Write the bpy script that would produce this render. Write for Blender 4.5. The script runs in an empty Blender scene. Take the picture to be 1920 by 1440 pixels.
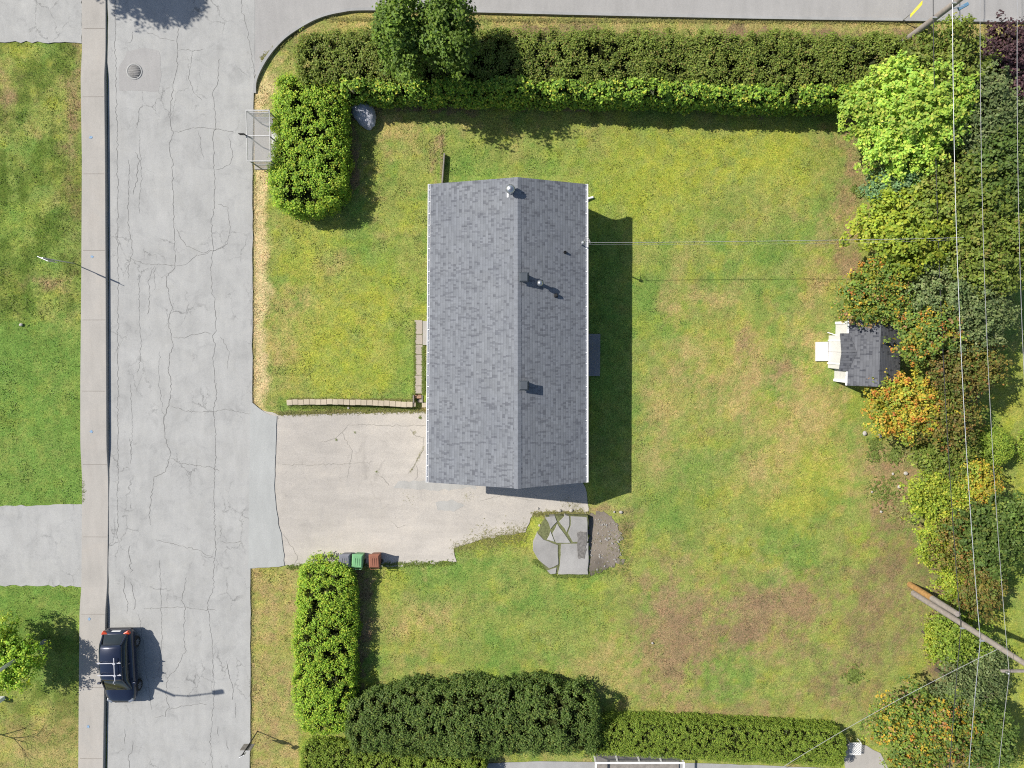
import bpy, bmesh, math, random
import numpy as np
from mathutils import Vector, Matrix
from mathutils.geometry import delaunay_2d_cdt

scene = bpy.context.scene
col = scene.collection
rad = math.radians
# ------------------------------------------------------------------ camera
FPX, HCAM, NADIR_Y = 1331.0, 40.0, 635.0          # focal length in photo pixels, flying height
TILT = math.atan((720 - NADIR_Y) / FPX)
cam = bpy.data.objects.new("camera", bpy.data.cameras.new("camera"))
col.objects.link(cam)
cam.data.sensor_width = 36.0
cam.data.lens = FPX / 1920 * 36
cam.data.clip_end = 2000
cam.location = (0, 0, HCAM)
cam.rotation_euler = (-TILT, 0, 0)
scene.camera = cam
# ------------------------------------------------------------------ light
SUN_EL, SUN_DX, SUN_DY = rad(44.5), 0.94, -0.41     # shadows run to the right and slightly down
world = bpy.data.worlds.new("World")
scene.world = world
world.use_nodes = True
wn = world.node_tree
sky = wn.nodes.new("ShaderNodeTexSky")
sky.sky_type = 'NISHITA'
sky.sun_disc = False
sky.sun_elevation = SUN_EL
sky.sun_rotation = math.atan2(-SUN_DX, -SUN_DY)     # clockwise from +Y
sky.air_density = 1.0
sky.dust_density = 1.0
bg = wn.nodes["Background"]
wn.links.new(sky.outputs[0], bg.inputs[0])
bg.inputs[1].default_value = 0.085
sl = bpy.data.lights.new("sun", 'SUN')
sl.energy = 4.6
sl.angle = rad(0.5)
sl.color = (1.0, 0.955, 0.87)
sun = bpy.data.objects.new("sun", sl)
col.objects.link(sun)
hl = math.hypot(SUN_DX, SUN_DY)
sdir = Vector((SUN_DX / hl * math.cos(SUN_EL), SUN_DY / hl * math.cos(SUN_EL), -math.sin(SUN_EL)))
sun.rotation_euler = sdir.to_track_quat('-Z', 'Y').to_euler()
sun.location = (-30, 13, 40)
scene.view_settings.view_transform = 'Standard'
scene.view_settings.look = 'None'
scene.view_settings.exposure = 0.55
scene.view_settings.gamma = 1.0
scene.cycles.use_denoising = False
scene.cycles.filter_width = 1.1
scene.cycles.max_bounces = 6

rng = np.random.default_rng(7)
random.seed(7)
# ------------------------------------------------------------------ helpers
CT, ST = math.cos(TILT), math.sin(TILT)
def P(px, py, h=0.0):
    """photo pixel -> point of the place at height h"""
    dx = (px - 960) / FPX
    v = (720 - py) / FPX
    dy = -ST + CT * v
    dz = -CT - ST * v
    t = (h - HCAM) / dz
    return Vector((dx * t, dy * t, h))
def proj(x, y, z=0.0):
    rz = z - HCAM
    zc = -y * ST - rz * CT
    return 960 + FPX * x / zc, 720 - FPX * (y * CT - rz * ST) / zc
def lin(c):
    c = np.asarray(c, float) / 255.0
    return np.where(c <= 0.04045, c / 12.92, ((c + 0.055) / 1.055) ** 2.4)
def alb(r, g, b, k=0.55):
    v = lin((r, g, b)) * k
    return (float(v[0]), float(v[1]), float(v[2]))
def sstep(a, b, x):
    t = np.clip((x - a) / (b - a), 0, 1)
    return t * t * (3 - 2 * t)
def vnoise(x, y, s, seed=0):
    x = np.asarray(x, float) / s + 1000.5; y = np.asarray(y, float) / s + 1000.5
    xi = np.floor(x).astype(np.int64); yi = np.floor(y).astype(np.int64)
    fx = x - xi; fy = y - yi
    fx = fx * fx * (3 - 2 * fx); fy = fy * fy * (3 - 2 * fy)
    def h(a, b):
        n = (a * 374761393 + b * 668265263 + seed * 1442695041) & 0xffffffff
        n = ((n ^ (n >> 13)) * 1274126177) & 0xffffffff
        return ((n ^ (n >> 16)) & 0xffff) / 65535.0
    return (h(xi, yi) * (1 - fx) + h(xi + 1, yi) * fx) * (1 - fy) + (h(xi, yi + 1) * (1 - fx) + h(xi + 1, yi + 1) * fx) * fy
def fbm(x, y, s, seed=0, o=4):
    r = 0; a = 0.5; t = 0
    for i in range(o):
        r = r + a * vnoise(x, y, s, seed + i * 17); t += a; a *= 0.55; s *= 0.5
    return r / t
def gz(x, y):
    """ground height: the drive falls towards the garage end of the house"""
    x = np.asarray(x, float); y = np.asarray(y, float)
    ew = sstep(-14.0, -8.0, x) * (1 - sstep(3.6, 6.8, x))
    nw = np.where(x < 3.5, 0.12, 2.2)
    north = -3.62 - 0.0 * x
    ns = sstep(0, 1, (north - y) / nw) * (1 - sstep(-10.6, -13.2, y) if False else 1 - sstep(10.4, 13.2, -y))
    p0, p1 = P(776, 740), P(791.5, 762)
    pit = ((x > p0.x) & (x < p1.x) & (y < p0.y) & (y > p1.y)).astype(float)
    return -0.42 * np.maximum(ew * ns, pit)

def setp(o, label=None, cat=None, group=None, kind=None):
    if label: o['label'] = label
    if cat: o['category'] = cat
    if group: o['group'] = group
    if kind: o['kind'] = kind
    return o
def thing(name, label, cat, loc=(0, 0, 0), rz=0.0, group=None):
    o = bpy.data.objects.new(name, None)
    o.empty_display_size = 0.3
    col.objects.link(o)
    o.location = loc
    o.rotation_euler = (0, 0, rz)
    return setp(o, label, cat, group)
def copy_tree(o, parent=None):
    c = o.copy(); col.objects.link(c); c.parent = parent
    for ch in list(o.children): copy_tree(ch, c)
    return c
def wloc(o):
    v = Vector((0, 0, 0))
    while o is not None:
        v = v + Vector(o.location); o = o.parent
    return v
class MB:
    def __init__(s): s.v = []; s.f = []; s.sm = []
    def add(s, vs, fs, M=None, smooth=False):
        n = len(s.v)
        for p in vs:
            p = Vector(p)
            s.v.append(tuple(M @ p) if M is not None else tuple(p))
        for f in fs:
            s.f.append(tuple(i + n for i in f)); s.sm.append(smooth)
        return s
    def box(s, c, d, rz=0.0, M=None, taper=1.0):
        x, y, z = d[0] / 2, d[1] / 2, d[2] / 2
        vs = [(-x, -y, -z), (x, -y, -z), (x, y, -z), (-x, y, -z), (-x * taper, -y * taper, z), (x * taper, -y * taper, z), (x * taper, y * taper, z), (-x * taper, y * taper, z)]
        m = Matrix.Translation(c) @ Matrix.Rotation(rz, 4, 'Z')
        if M is not None: m = M @ m
        return s.add(vs, [(0, 3, 2, 1), (4, 5, 6, 7), (0, 1, 5, 4), (1, 2, 6, 5), (2, 3, 7, 6), (3, 0, 4, 7)], m)
    def prism(s, poly, z0, z1):
        n = len(poly)
        a = sum(poly[i][0] * poly[(i + 1) % n][1] - poly[(i + 1) % n][0] * poly[i][1] for i in range(n))
        if a < 0: poly = poly[::-1]
        vs = [(p[0], p[1], z0) for p in poly] + [(p[0], p[1], z1) for p in poly]
        fs = [tuple(range(n - 1, -1, -1)), tuple(range(n, 2 * n))]
        fs += [(i, (i + 1) % n, n + (i + 1) % n, n + i) for i in range(n)]
        return s.add(vs, fs)
    def tube(s, pts, r, n=8, cap=True, smooth=True):
        pts = [Vector(p) for p in pts]
        rs = r if hasattr(r, '__len__') else [r] * len(pts)
        vs = []; ref = None
        for i, p in enumerate(pts):
            t = (pts[min(i + 1, len(pts) - 1)] - pts[max(i - 1, 0)]).normalized()
            if ref is None: ref = Vector((0, 0, 1)) if abs(t.z) < 0.9 else Vector((1, 0, 0))
            u = t.cross(ref).normalized(); w = t.cross(u).normalized()
            for k in range(n):
                a = 2 * math.pi * k / n
                vs.append(p + u * (rs[i] * math.cos(a)) + w * (rs[i] * math.sin(a)))
        fs = []
        for i in range(len(pts) - 1):
            for k in range(n):
                k2 = (k + 1) % n
                fs.append((i * n + k, (i + 1) * n + k, (i + 1) * n + k2, i * n + k2))
        s.add(vs, fs, None, smooth)
        if cap:
            b = len(vs)
            s.add(vs[:n], [tuple(range(n))]); s.add(vs[b - n:], [tuple(range(n - 1, -1, -1))])
        return s
    def lathe(s, prof, c=(0, 0, 0), n=20, M=None, smooth=True):
        vs = []
        for r, z in prof:
            for k in range(n):
                a = 2 * math.pi * k / n
                vs.append((c[0] + r * math.cos(a), c[1] + r * math.sin(a), c[2] + z))
        fs = []
        for i in range(len(prof) - 1):
            for k in range(n):
                k2 = (k + 1) % n
                fs.append((i * n + k, i * n + k2, (i + 1) * n + k2, (i + 1) * n + k))
        s.add(vs, fs, M, smooth)
        m = len(vs)
        s.add(vs[:n], [tuple(range(n - 1, -1, -1))], M); s.add(vs[m - n:], [tuple(range(n))], M)
        return s
    def build(s, name, mat, parent=None, local=False, bevel=0.0):
        me = bpy.data.meshes.new(name)
        off = Vector((0, 0, 0)) if (local or parent is None) else wloc(parent)
        me.from_pydata([(p[0] - off.x, p[1] - off.y, p[2] - off.z) for p in s.v], [], s.f)
        me.polygons.foreach_set('use_smooth', s.sm)
        me.update()
        if mat: me.materials.append(mat)
        o = bpy.data.objects.new(name, me)
        col.objects.link(o)
        if parent is not None: o.parent = parent
        if bevel > 0:
            m = o.modifiers.new('bevel', 'BEVEL'); m.width = bevel; m.segments = 2; m.limit_method = 'ANGLE'; m.angle_limit = rad(40)
        return o

# ------------------------------------------------------------------ materials
MAT = {}
def nmat(name):
    m = bpy.data.materials.new(name); m.use_nodes = True
    nt = m.node_tree
    return m, nt, nt.nodes["Principled BSDF"]
def N(nt, t, **kw):
    n = nt.nodes.new(t)
    for k, v in kw.items():
        if k.startswith('i_'):
            key = k[2:].replace('_', ' ')
            n.inputs[int(key) if key.isdigit() else key].default_value = v
        else: setattr(n, k, v)
    return n
def ramp(nt, fac, stops):
    r = N(nt, "ShaderNodeValToRGB")
    e = r.color_ramp.elements
    while len(e) < len(stops): e.new(0.5)
    for i, (p, c) in enumerate(stops):
        e[i].position = p; e[i].color = (*c, 1) if len(c) == 3 else c
    nt.links.new(fac, r.inputs[0])
    return r.outputs[0]
def mixc(nt, fac, a, b, mode='MIX'):
    n = N(nt, "ShaderNodeMix", data_type='RGBA', blend_type=mode)
    for sock, v in ((n.inputs[0], fac), (n.inputs[6], a), (n.inputs[7], b)):
        if hasattr(v, 'links'): nt.links.new(v, sock)
        elif hasattr(v, '__len__'): sock.default_value = (*v[:3], 1)
        else: sock.default_value = v
    return n.outputs[2]
def noise(nt, scale, detail=4, rough=0.6, vec=None, dist=0.0):
    n = N(nt, "ShaderNodeTexNoise", i_Scale=scale, i_Detail=detail, i_Roughness=rough, i_Distortion=dist)
    if vec is not None: nt.links.new(vec, n.inputs['Vector'])
    return n.outputs[0]
def bump(nt, b, height, strength=0.4, dist=0.02):
    n = N(nt, "ShaderNodeBump", i_Strength=strength, i_Distance=dist)
    nt.links.new(height, n.inputs['Height']); nt.links.new(n.outputs[0], b.inputs['Normal'])
def plain(name, c, rough=0.6, metal=0.0, var=0.18, scale=6.0, bmp=0.15, spec=0.4):
    """painted / metal / plastic with soiling and slight unevenness"""
    m, nt, b = nmat(name)
    tc = N(nt, "ShaderNodeTexCoord").outputs['Object']
    n1 = noise(nt, scale, 6, 0.65, tc)
    c = tuple(c)
    lo = tuple(x * (1 - var) for x in c); hi = tuple(min(1, x * (1 + var * 0.6)) for x in c)
    nt.links.new(ramp(nt, n1, [(0.3, lo), (0.7, hi)]), b.inputs['Base Color'])
    b.inputs['Roughness'].default_value = rough; b.inputs['Metallic'].default_value = metal
    b.inputs['Specular IOR Level'].default_value = spec
    if bmp: bump(nt, b, noise(nt, scale * 9, 4, 0.6, tc), bmp, 0.004)
    MAT[name] = m
    return m

def mat_ground():
    m, nt, b = nmat('lawn')
    at = N(nt, "ShaderNodeVertexColor", layer_name='Col').outputs[0]
    tc = N(nt, "ShaderNodeTexCoord").outputs['Object']
    n1 = noise(nt, 13.0, 6, 0.85, tc); n2 = noise(nt, 34.0, 4, 0.85, tc); n3 = noise(nt, 1.9, 5, 0.65, tc); n5 = noise(nt, 6.0, 5, 0.8, tc)
    c = mixc(nt, 1.0, at, ramp(nt, n2, [(0.32, (0.30, 0.36, 0.30)), (0.5, (1.22, 1.24, 1.2)), (0.68, (2.2, 2.1, 2.1))]), 'MULTIPLY')
    c = mixc(nt, 1.0, c, ramp(nt, n1, [(0.32, (0.50, 0.60, 0.45)), (0.52, (1.14, 1.12, 1.1)), (0.70, (1.70, 1.58, 1.7))]), 'MULTIPLY')
    c = mixc(nt, 1.0, c, ramp(nt, n5, [(0.32, (0.78, 0.90, 0.80)), (0.68, (1.22, 1.08, 1.15))]), 'MULTIPLY')
    c = mixc(nt, 1.0, c, ramp(nt, n3, [(0.3, (0.90, 0.98, 0.92)), (0.7, (1.10, 1.02, 1.02))]), 'MULTIPLY')
    nt.links.new(c, b.inputs['Base Color'])
    b.inputs['Roughness'].default_value = 0.95; b.inputs['Specular IOR Level'].default_value = 0.08
    mx = N(nt, "ShaderNodeMath", operation='ADD'); nt.links.new(n1, mx.inputs[0]); nt.links.new(n2, mx.inputs[1])
    bump(nt, b, mx.outputs[0], 0.8, 0.05)
    return m
def mat_asphalt(name, c, speck=0.22, patch=0.14, warm=(1, 1, 1), craze=0.0, streak=(1.0, 0.22)):
    m, nt, b = nmat(name)
    tc = N(nt, "ShaderNodeTexCoord").outputs['Object']
    mp = N(nt, "ShaderNodeMapping"); mp.inputs['Scale'].default_value = (streak[0], streak[1], 1.0); nt.links.new(tc, mp.inputs[0])
    n1 = noise(nt, 55, 3, 0.8, tc); n2 = noise(nt, 0.55, 6, 0.65, tc, 0.6); n3 = noise(nt, 2.2, 5, 0.6, mp.outputs[0])
    n4 = noise(nt, 14, 4, 0.7, tc)
    base = ramp(nt, n2, [(0.28, tuple(x * (1 - patch) for x in c)), (0.5, c), (0.75, tuple(x * (1 + patch * 0.7) * w for x, w in zip(c, warm)))])
    x = mixc(nt, 1.0, base, ramp(nt, n1, [(0.3, (1 - speck,) * 3), (0.7, (1 + speck,) * 3)]), 'MULTIPLY')
    x = mixc(nt, 1.0, x, ramp(nt, n3, [(0.3, (0.93,) * 3), (0.7, (1.05,) * 3)]), 'MULTIPLY')
    x = mixc(nt, 1.0, x, ramp(nt, n4, [(0.25, (0.9, 0.9, 0.9)), (0.7, (1.04, 1.03, 1.02))]), 'MULTIPLY')
    if craze:
        dn = N(nt, "ShaderNodeTexNoise", i_Scale=1.6, i_Detail=5, i_Roughness=.7); nt.links.new(tc, dn.inputs['Vector'])
        dv = N(nt, "ShaderNodeVectorMath", operation='MULTIPLY_ADD'); nt.links.new(dn.outputs['Color'], dv.inputs[0]); dv.inputs[1].default_value = (.9, .9, 0); nt.links.new(tc, dv.inputs[2])
        mp2 = N(nt, "ShaderNodeMapping"); mp2.inputs['Scale'].default_value = (1.0, .55, 0.0); nt.links.new(dv.outputs[0], mp2.inputs[0])
        vo = N(nt, "ShaderNodeTexVoronoi", feature='DISTANCE_TO_EDGE', i_Scale=1.15); nt.links.new(mp2.outputs[0], vo.inputs['Vector'])
        ln = ramp(nt, vo.outputs[0], [(0.0, (1, 1, 1)), (0.022, (0, 0, 0))])
        gate = ramp(nt, noise(nt, .33, 4, .6, tc), [(.50, (0, 0, 0)), (.60, (1, 1, 1))])
        gx_ = mixc(nt, 1.0, ln, gate, 'MULTIPLY')
        x = mixc(nt, gx_, x, mixc(nt, 1.0, x, (1 - craze,) * 3, 'MULTIPLY'))
        n6 = noise(nt, .9, 5, .7, tc, 1.2)
        x = mixc(nt, 1.0, x, ramp(nt, n6, [(.30, (1 - craze * .3,) * 3), (.46, (1, 1, 1)), (.70, (1.04, 1.035, 1.02))]), 'MULTIPLY')
    nt.links.new(x, b.inputs['Base Color'])
    b.inputs['Roughness'].default_value = 0.9; b.inputs['Specular IOR Level'].default_value = 0.2
    bump(nt, b, n1, 0.35, 0.01)
    MAT[name] = m
    return m
def mat_shingle(name, light, dark):
    m, nt, b = nmat(name)
    uv = N(nt, "ShaderNodeUVMap", uv_map='UVMap').outputs[0]
    spx = N(nt, "ShaderNodeSeparateXYZ"); nt.links.new(uv, spx.inputs[0])
    def mth(op, x, y=None):
        n = N(nt, "ShaderNodeMath", operation=op)
        for i_, v_ in enumerate((x, y)):
            if v_ is None: continue
            if hasattr(v_, 'links'): nt.links.new(v_, n.inputs[i_])
            else: n.inputs[i_].default_value = v_
        return n.outputs[0]
    def cells(du, dv, sh):
        row = mth('FLOOR', mth('DIVIDE', spx.outputs[1], dv))
        wr = N(nt, "ShaderNodeTexWhiteNoise", noise_dimensions='1D'); nt.links.new(mth('ADD', row, sh * 91.7 + .31), wr.inputs['W'])
        cel = mth('FLOOR', mth('ADD', mth('DIVIDE', spx.outputs[0], du), mth('MULTIPLY', wr.outputs[0], 5.0)))
        cb = N(nt, "ShaderNodeCombineXYZ"); nt.links.new(mth('ADD', cel, .37), cb.inputs[0]); nt.links.new(mth('ADD', row, .41), cb.inputs[1]); cb.inputs[2].default_value = sh * 13.1 + .2
        w = N(nt, "ShaderNodeTexWhiteNoise", noise_dimensions='3D'); nt.links.new(cb.outputs[0], w.inputs['Vector'])
        return w.outputs[0]
    def mx_(a_, b_):
        m_ = N(nt, "ShaderNodeMath", operation='MAXIMUM'); nt.links.new(a_, m_.inputs[0]); nt.links.new(b_, m_.inputs[1]); return m_.outputs[0]
    r1 = cells(0.085, 0.145, 0.0); r2 = cells(0.085, 0.29, 0.07); r4 = cells(0.13, 0.145, 0.11)
    sv = mx_(mx_(r1, r2), r4)
    s = N(nt, "ShaderNodeMath", operation='POWER'); nt.links.new(sv, s.inputs[0]); s.inputs[1].default_value = 5.6
    c = ramp(nt, s.outputs[0], [(0.0, light), (0.58, tuple(0.96 * x for x in light)), (0.68, tuple(0.35 * x + 0.65 * y for x, y in zip(light, dark))), (1.0, dark)])
    c = mixc(nt, 1.0, c, ramp(nt, cells(0.33, 0.145, 0.19), [(0.0, (0.90,) * 3), (1.0, (1.10,) * 3)]), 'MULTIPLY')
    # course lines: the butt edge of every row
    sep = N(nt, "ShaderNodeSeparateXYZ"); nt.links.new(uv, sep.inputs[0])
    md = N(nt, "ShaderNodeMath", operation='FRACT'); dv = N(nt, "ShaderNodeMath", operation='DIVIDE'); dv.inputs[1].default_value = 0.145
    nt.links.new(sep.outputs[1], dv.inputs[0]); nt.links.new(dv.outputs[0], md.inputs[0])
    line = ramp(nt, md.outputs[0], [(0.0, (0.70,) * 3), (0.2, (1.0,) * 3), (0.8, (1.04,) * 3)])
    c = mixc(nt, 1.0, c, line, 'MULTIPLY')
    tc = N(nt, "ShaderNodeTexCoord").outputs['Object']
    c = mixc(nt, 1.0, c, ramp(nt, noise(nt, 60, 3, 0.8, tc), [(0.3, (0.78,) * 3), (0.7, (1.22,) * 3)]), 'MULTIPLY')
    c = mixc(nt, 1.0, c, ramp(nt, noise(nt, 0.5, 5, 0.6, tc), [(0.3, (0.93, 0.93, 0.94)), (0.7, (1.06, 1.05, 1.03))]), 'MULTIPLY')
    nt.links.new(c, b.inputs['Base Color'])
    b.inputs['Roughness'].default_value = 0.92; b.inputs['Specular IOR Level'].default_value = 0.2
    sb = N(nt, "ShaderNodeMath", operation='SUBTRACT'); sb.inputs[0].default_value = 1.0; nt.links.new(md.outputs[0], sb.inputs[1])
    ad = N(nt, "ShaderNodeMath", operation='ADD'); nt.links.new(sb.outputs[0], ad.inputs[0]); nt.links.new(s.outputs[0], ad.inputs[1])
    bump(nt, b, ad.outputs[0], 0.5, 0.012)
    MAT[name] = m
    return m
def mat_leaf():
    m, nt, b = nmat('leaf')
    c = N(nt, "ShaderNodeVertexColor", layer_name='Col').outputs[0]
    nt.links.new(c, b.inputs['Base Color'])
    b.inputs['Roughness'].default_value = 0.55; b.inputs['Specular IOR Level'].default_value = 0.25
    tr = N(nt, "ShaderNodeBsdfTranslucent")
    nt.links.new(mixc(nt, 1.0, c, (1.0, 1.0, 0.55), 'MULTIPLY'), tr.inputs[0])
    mx = N(nt, "ShaderNodeMixShader"); mx.inputs[0].default_value = 0.42
    nt.links.new(b.outputs[0], mx.inputs[1]); nt.links.new(tr.outputs[0], mx.inputs[2])
    nt.links.new(mx.outputs[0], nt.nodes['Material Output'].inputs[0])
    MAT['leaf'] = m
    return m
def mat_glass(name, c, alpha):
    m, nt, b = nmat(name)
    b.inputs['Base Color'].default_value = (*c, 1); b.inputs['Roughness'].default_value = 0.05
    b.inputs['Alpha'].default_value = alpha
    tc = N(nt, "ShaderNodeTexCoord").outputs['Object']
    rr = ramp(nt, noise(nt, 3, 5, 0.6, tc), [(0.3, (alpha * 0.7,) * 3), (0.7, (min(1, alpha * 1.3),) * 3)])
    nt.links.new(rr, b.inputs['Alpha'])
    MAT[name] = m
    return m
LEAF = mat_leaf()
mat_asphalt('road', alb(203, 203, 201), 0.24, 0.12, (1, 1, 1), .45)
mat_asphalt('side_road', alb(196, 194, 192), 0.12, 0.06)
mat_asphalt('drive', alb(221, 214, 205), 0.36, 0.10, (1, 0.99, 0.97), .14, (.22, 1.0))
mat_asphalt('apron', alb(205, 207, 205), 0.14, 0.06)
mat_asphalt('patch', alb(208, 206, 201), 0.22, 0.1)
mat_asphalt('concrete', alb(206, 201, 194), 0.08, 0.08, (1, 0.98, 0.96))
mat_asphalt('old_concrete', alb(196, 196, 196), 0.16, 0.16)
mat_asphalt('paver', alb(206, 194, 180), 0.16, 0.16)
mat_asphalt('block', alb(224, 210, 186), 0.2, 0.2)
mat_asphalt('rubble', alb(150, 140, 128), 0.5, 0.4)
mat_asphalt('dark_paver', alb(165, 166, 170), 0.3, 0.2)
mat_shingle('shingle', alb(152, 156, 163, .52), alb(125, 128, 136, .52))
mat_shingle('shed_shingle', alb(128, 130, 136, .5), alb(92, 94, 102, .5))
plain('white', (0.78, 0.78, 0.78), 0.45, 0, 0.06, 2.5, 0.05)
plain('white_wood', (0.56, 0.545, 0.53), 0.6, 0, 0.08, 3.0, 0.2)
plain('siding', (0.62, 0.60, 0.56), 0.7, 0, 0.06, 2, 0.1)
plain('brick_red', (0.30, 0.14, 0.09), 0.85, 0, 0.3, 8, 0.4)
plain('metal', (0.45, 0.46, 0.48), 0.38, 0.9, 0.15, 8, 0.1)
plain('galv', (0.52, 0.53, 0.55), 0.5, 0.7, 0.15, 8, 0.1)
plain('vent_dark', (0.055, 0.065, 0.078), 0.6, 0, 0.15, 6)
plain('black', (0.012, 0.012, 0.013), 0.6, 0, 0.2, 6)
plain('rubber', (0.02, 0.02, 0.02), 0.85, 0, 0.2, 12)
plain('bark', (0.10, 0.075, 0.055), 0.95, 0, 0.4, 9, 0.8)
plain('pole_wood', (0.27, 0.235, 0.21), 0.9, 0, 0.25, 5, 0.5)
plain('stub_wood', (0.36, 0.20, 0.07), 0.9, 0, 0.35, 4, 0.5)
plain('grey_wood', (0.22, 0.20, 0.18), 0.9, 0, 0.3, 5, 0.6)
plain('step_wood', (0.33, 0.20, 0.13), 0.85, 0, 0.3, 6, 0.4)
plain('rock', (0.36, 0.37, 0.42), 0.9, 0, 0.35, 4, 0.9)
plain('pale_rock', (0.38, 0.355, 0.32), 0.9, 0, 0.2, 9, 0.5)
plain('soil', (0.085, 0.06, 0.042), 1.0, 0, 0.4, 9, 0.9)
plain('crack', (0.16, 0.157, 0.15), 1.0, 0, 0.3, 9, 0.0)
plain('seam', (0.17, 0.165, 0.16), 1.0, 0, 0.3, 9, 0.0)
plain('joint', (0.19, 0.17, 0.15), 1.0, 0, 0.2, 9, 0.0)
plain('cable', (0.03, 0.03, 0.032), 0.6)
plain('bare_wire', (0.30, 0.30, 0.31), 0.6, 0.2)
plain('yellow_sign', (0.75, 0.62, 0.03), 0.5, 0, 0.06)
plain('bin_grey', (0.15, 0.155, 0.18), 0.55, 0, 0.15)
plain('bin_green', (0.14, 0.32, 0.15), 0.55, 0, 0.15)
plain('bin_brown', (0.22, 0.085, 0.05), 0.55, 0, 0.15)
plain('tail_red', (0.42, 0.05, 0.02), 0.25, 0, 0.15)
plain('car_trim', (0.03, 0.03, 0.035), 0.6)
plain('rack', (0.42, 0.42, 0.46), 0.5, 0.2)
plain('chalk_blue', (0.20, 0.31, 0.45), 0.9, 0, 0.3, 30)
plain('stain', (0.16, 0.15, 0.14), 0.95, 0, 0.5, 7)
plain('curtain', (0.06, 0.065, 0.075), 0.2, 0, 0.3, 2)
plain('blue_grey', (0.10, 0.20, 0.30), 0.5)
m = plain('car_paint', (0.012, 0.018, 0.042), 0.28, 0.3, 0.1, 2, 0.0, 0.5)
m.node_tree.nodes["Principled BSDF"].inputs['Coat Weight'].default_value = 0.6
plain('car_glass', (0.02, 0.026, 0.028), 0.06, 0, 0.2, 2, 0.0, 0.6)
mat_glass('shelter_glass', (0.30, 0.30, 0.29), 0.30)

# ------------------------------------------------------------------ the ground (one sheet, painted by what grows there)
def axis(lo, hi, step, far):
    a = np.arange(lo, hi + step / 2, step)
    out = lo - np.cumsum(np.array([0.5, 1.5, 5, 15, 50, 130, far]))
    out2 = hi + np.cumsum(np.array([0.5, 1.5, 5, 15, 50, 130, far]))
    return np.concatenate([out[::-1], a, out2])
gx = axis(-33.0, 32.0, 0.115, 300.0)
gy = axis(-28.5, 21.5, 0.115, 300.0)
X, Y = np.meshgrid(gx, gy)
nx, ny = len(gx), len(gy)
Z = gz(X, Y) + (fbm(X, Y, 1.3, 5) - 0.5) * 0.05 - 0.01
PX, PY = proj(X, Y)
# slow wobble so that the painted patches get ragged edges
WX = PX + (fbm(X, Y, 1.6, 21) - 0.5) * 60 + (fbm(X, Y, 0.4, 22, 3) - 0.5) * 22
WY = PY + (fbm(X, Y, 1.6, 31) - 0.5) * 60 + (fbm(X, Y, 0.4, 32, 3) - 0.5) * 22
FINE = .62 * sstep(.25, .75, fbm(X, Y, 0.5, 91, 4)) + .38 * rng.random(X.shape)
def blob(cx, cy, rx, ry, soft=1.0):
    return np.exp(-(((WX - cx) / rx) ** 2 + ((WY - cy) / ry) ** 2) * soft)
def L(*c): return np.array(alb(*c))
G = {'mid': L(158, 168, 92), 'lush': L(124, 158, 78), 'yel': L(178, 184, 76), 'dry': L(196, 174, 122), 'dirt': L(172, 146, 114), 'straw': L(226, 204, 158), 'dark': L(100, 122, 52), 'brown': L(152, 130, 104)}
C = np.broadcast_to(G['mid'], X.shape + (3,)).copy()
def lay(name, mask):
    global C
    m0 = np.clip(mask, 0, 1)
    mk = np.clip(m0 + (FINE - .5) * 1.5 * np.sqrt(m0 * (1.02 - m0)), 0, 1)[..., None]
    C = C * (1 - mk) + G[name] * mk
def nz(s, seed, a, b): return sstep(a, b, fbm(X, Y, s, seed))
lay('lush', 0.75 * nz(3.5, 41, .5, .68)); lay('yel', 0.6 * nz(2.6, 42, .54, .72)); lay('dry', 0.22 * nz(1.8, 43, .52, .74)); lay('dark', 0.22 * nz(1.0, 44, .5, .7)); lay('lush', 0.5 * nz(.9, 45, .52, .7)); lay('dry', 0.30 * nz(.8, 46, .55, .72)); lay('yel', 0.45 * nz(.7, 47, .55, .7)); lay('dirt', 0.18 * nz(.5, 48, .58, .74))
# the yard, seen patch by patch
for p in [(870, 320, 60, 50), (1150, 360, 60, 60), (1130, 560, 40, 120), (700, 480, 60, 40), (1230, 560, 50, 60), (1140, 700, 60, 200), (1300, 880, 110, 30), (1250, 960, 60, 40), (760, 690, 30, 90), (540, 760, 30, 20), (1450, 480, 60, 40), (1010, 310, 50, 40)]:
    lay('lush', 0.7 * blob(*p))
for p in [(600, 620, 70, 60), (640, 700, 80, 40), (1380, 640, 60, 40), (1540, 870, 70, 60), (1500, 940, 90, 30), (1200, 350, 120, 70), (700, 560, 60, 60), (1450, 300, 90, 60), (560, 470, 50, 60), (1330, 280, 120, 40)]:
    lay('yel', 0.65 * blob(*p))
for p in [(1260, 560, 22, 40), (1340, 560, 50, 25), (1370, 690, 60, 50), (1250, 760, 50, 60), (1390, 760, 45, 45), (1540, 760, 50, 60), (1480, 810, 45, 60), (1420, 890, 60, 40), (1240, 870, 40, 30), (640, 500, 25, 18), (560, 560, 30, 30), (1530, 540, 40, 60), (1520, 640, 30, 30), (740, 250, 40, 25), (1500, 720, 40, 40), (1280, 660, 40, 30), (1640, 900, 60, 60), (530, 650, 25, 60), (1410, 700, 25, 70)]:
    lay('dry', 0.62 * blob(*p))
for p in [(1600, 340, 30, 60), (1600, 430, 40, 60), (1580, 500, 40, 30), (1600, 250, 14, 60), (1690, 900, 45, 60), (1640, 860, 40, 40), (1660, 950, 60, 40), (1470, 700, 30, 20), (1390, 640, 20, 20), (1120, 950, 30, 14)]:
    lay('dirt', 0.85 * blob(*p))
lay('dirt', 0.7 * blob(824, 262, 7, 24)); lay('dirt', 0.6 * blob(826, 318, 5, 36))
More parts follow.
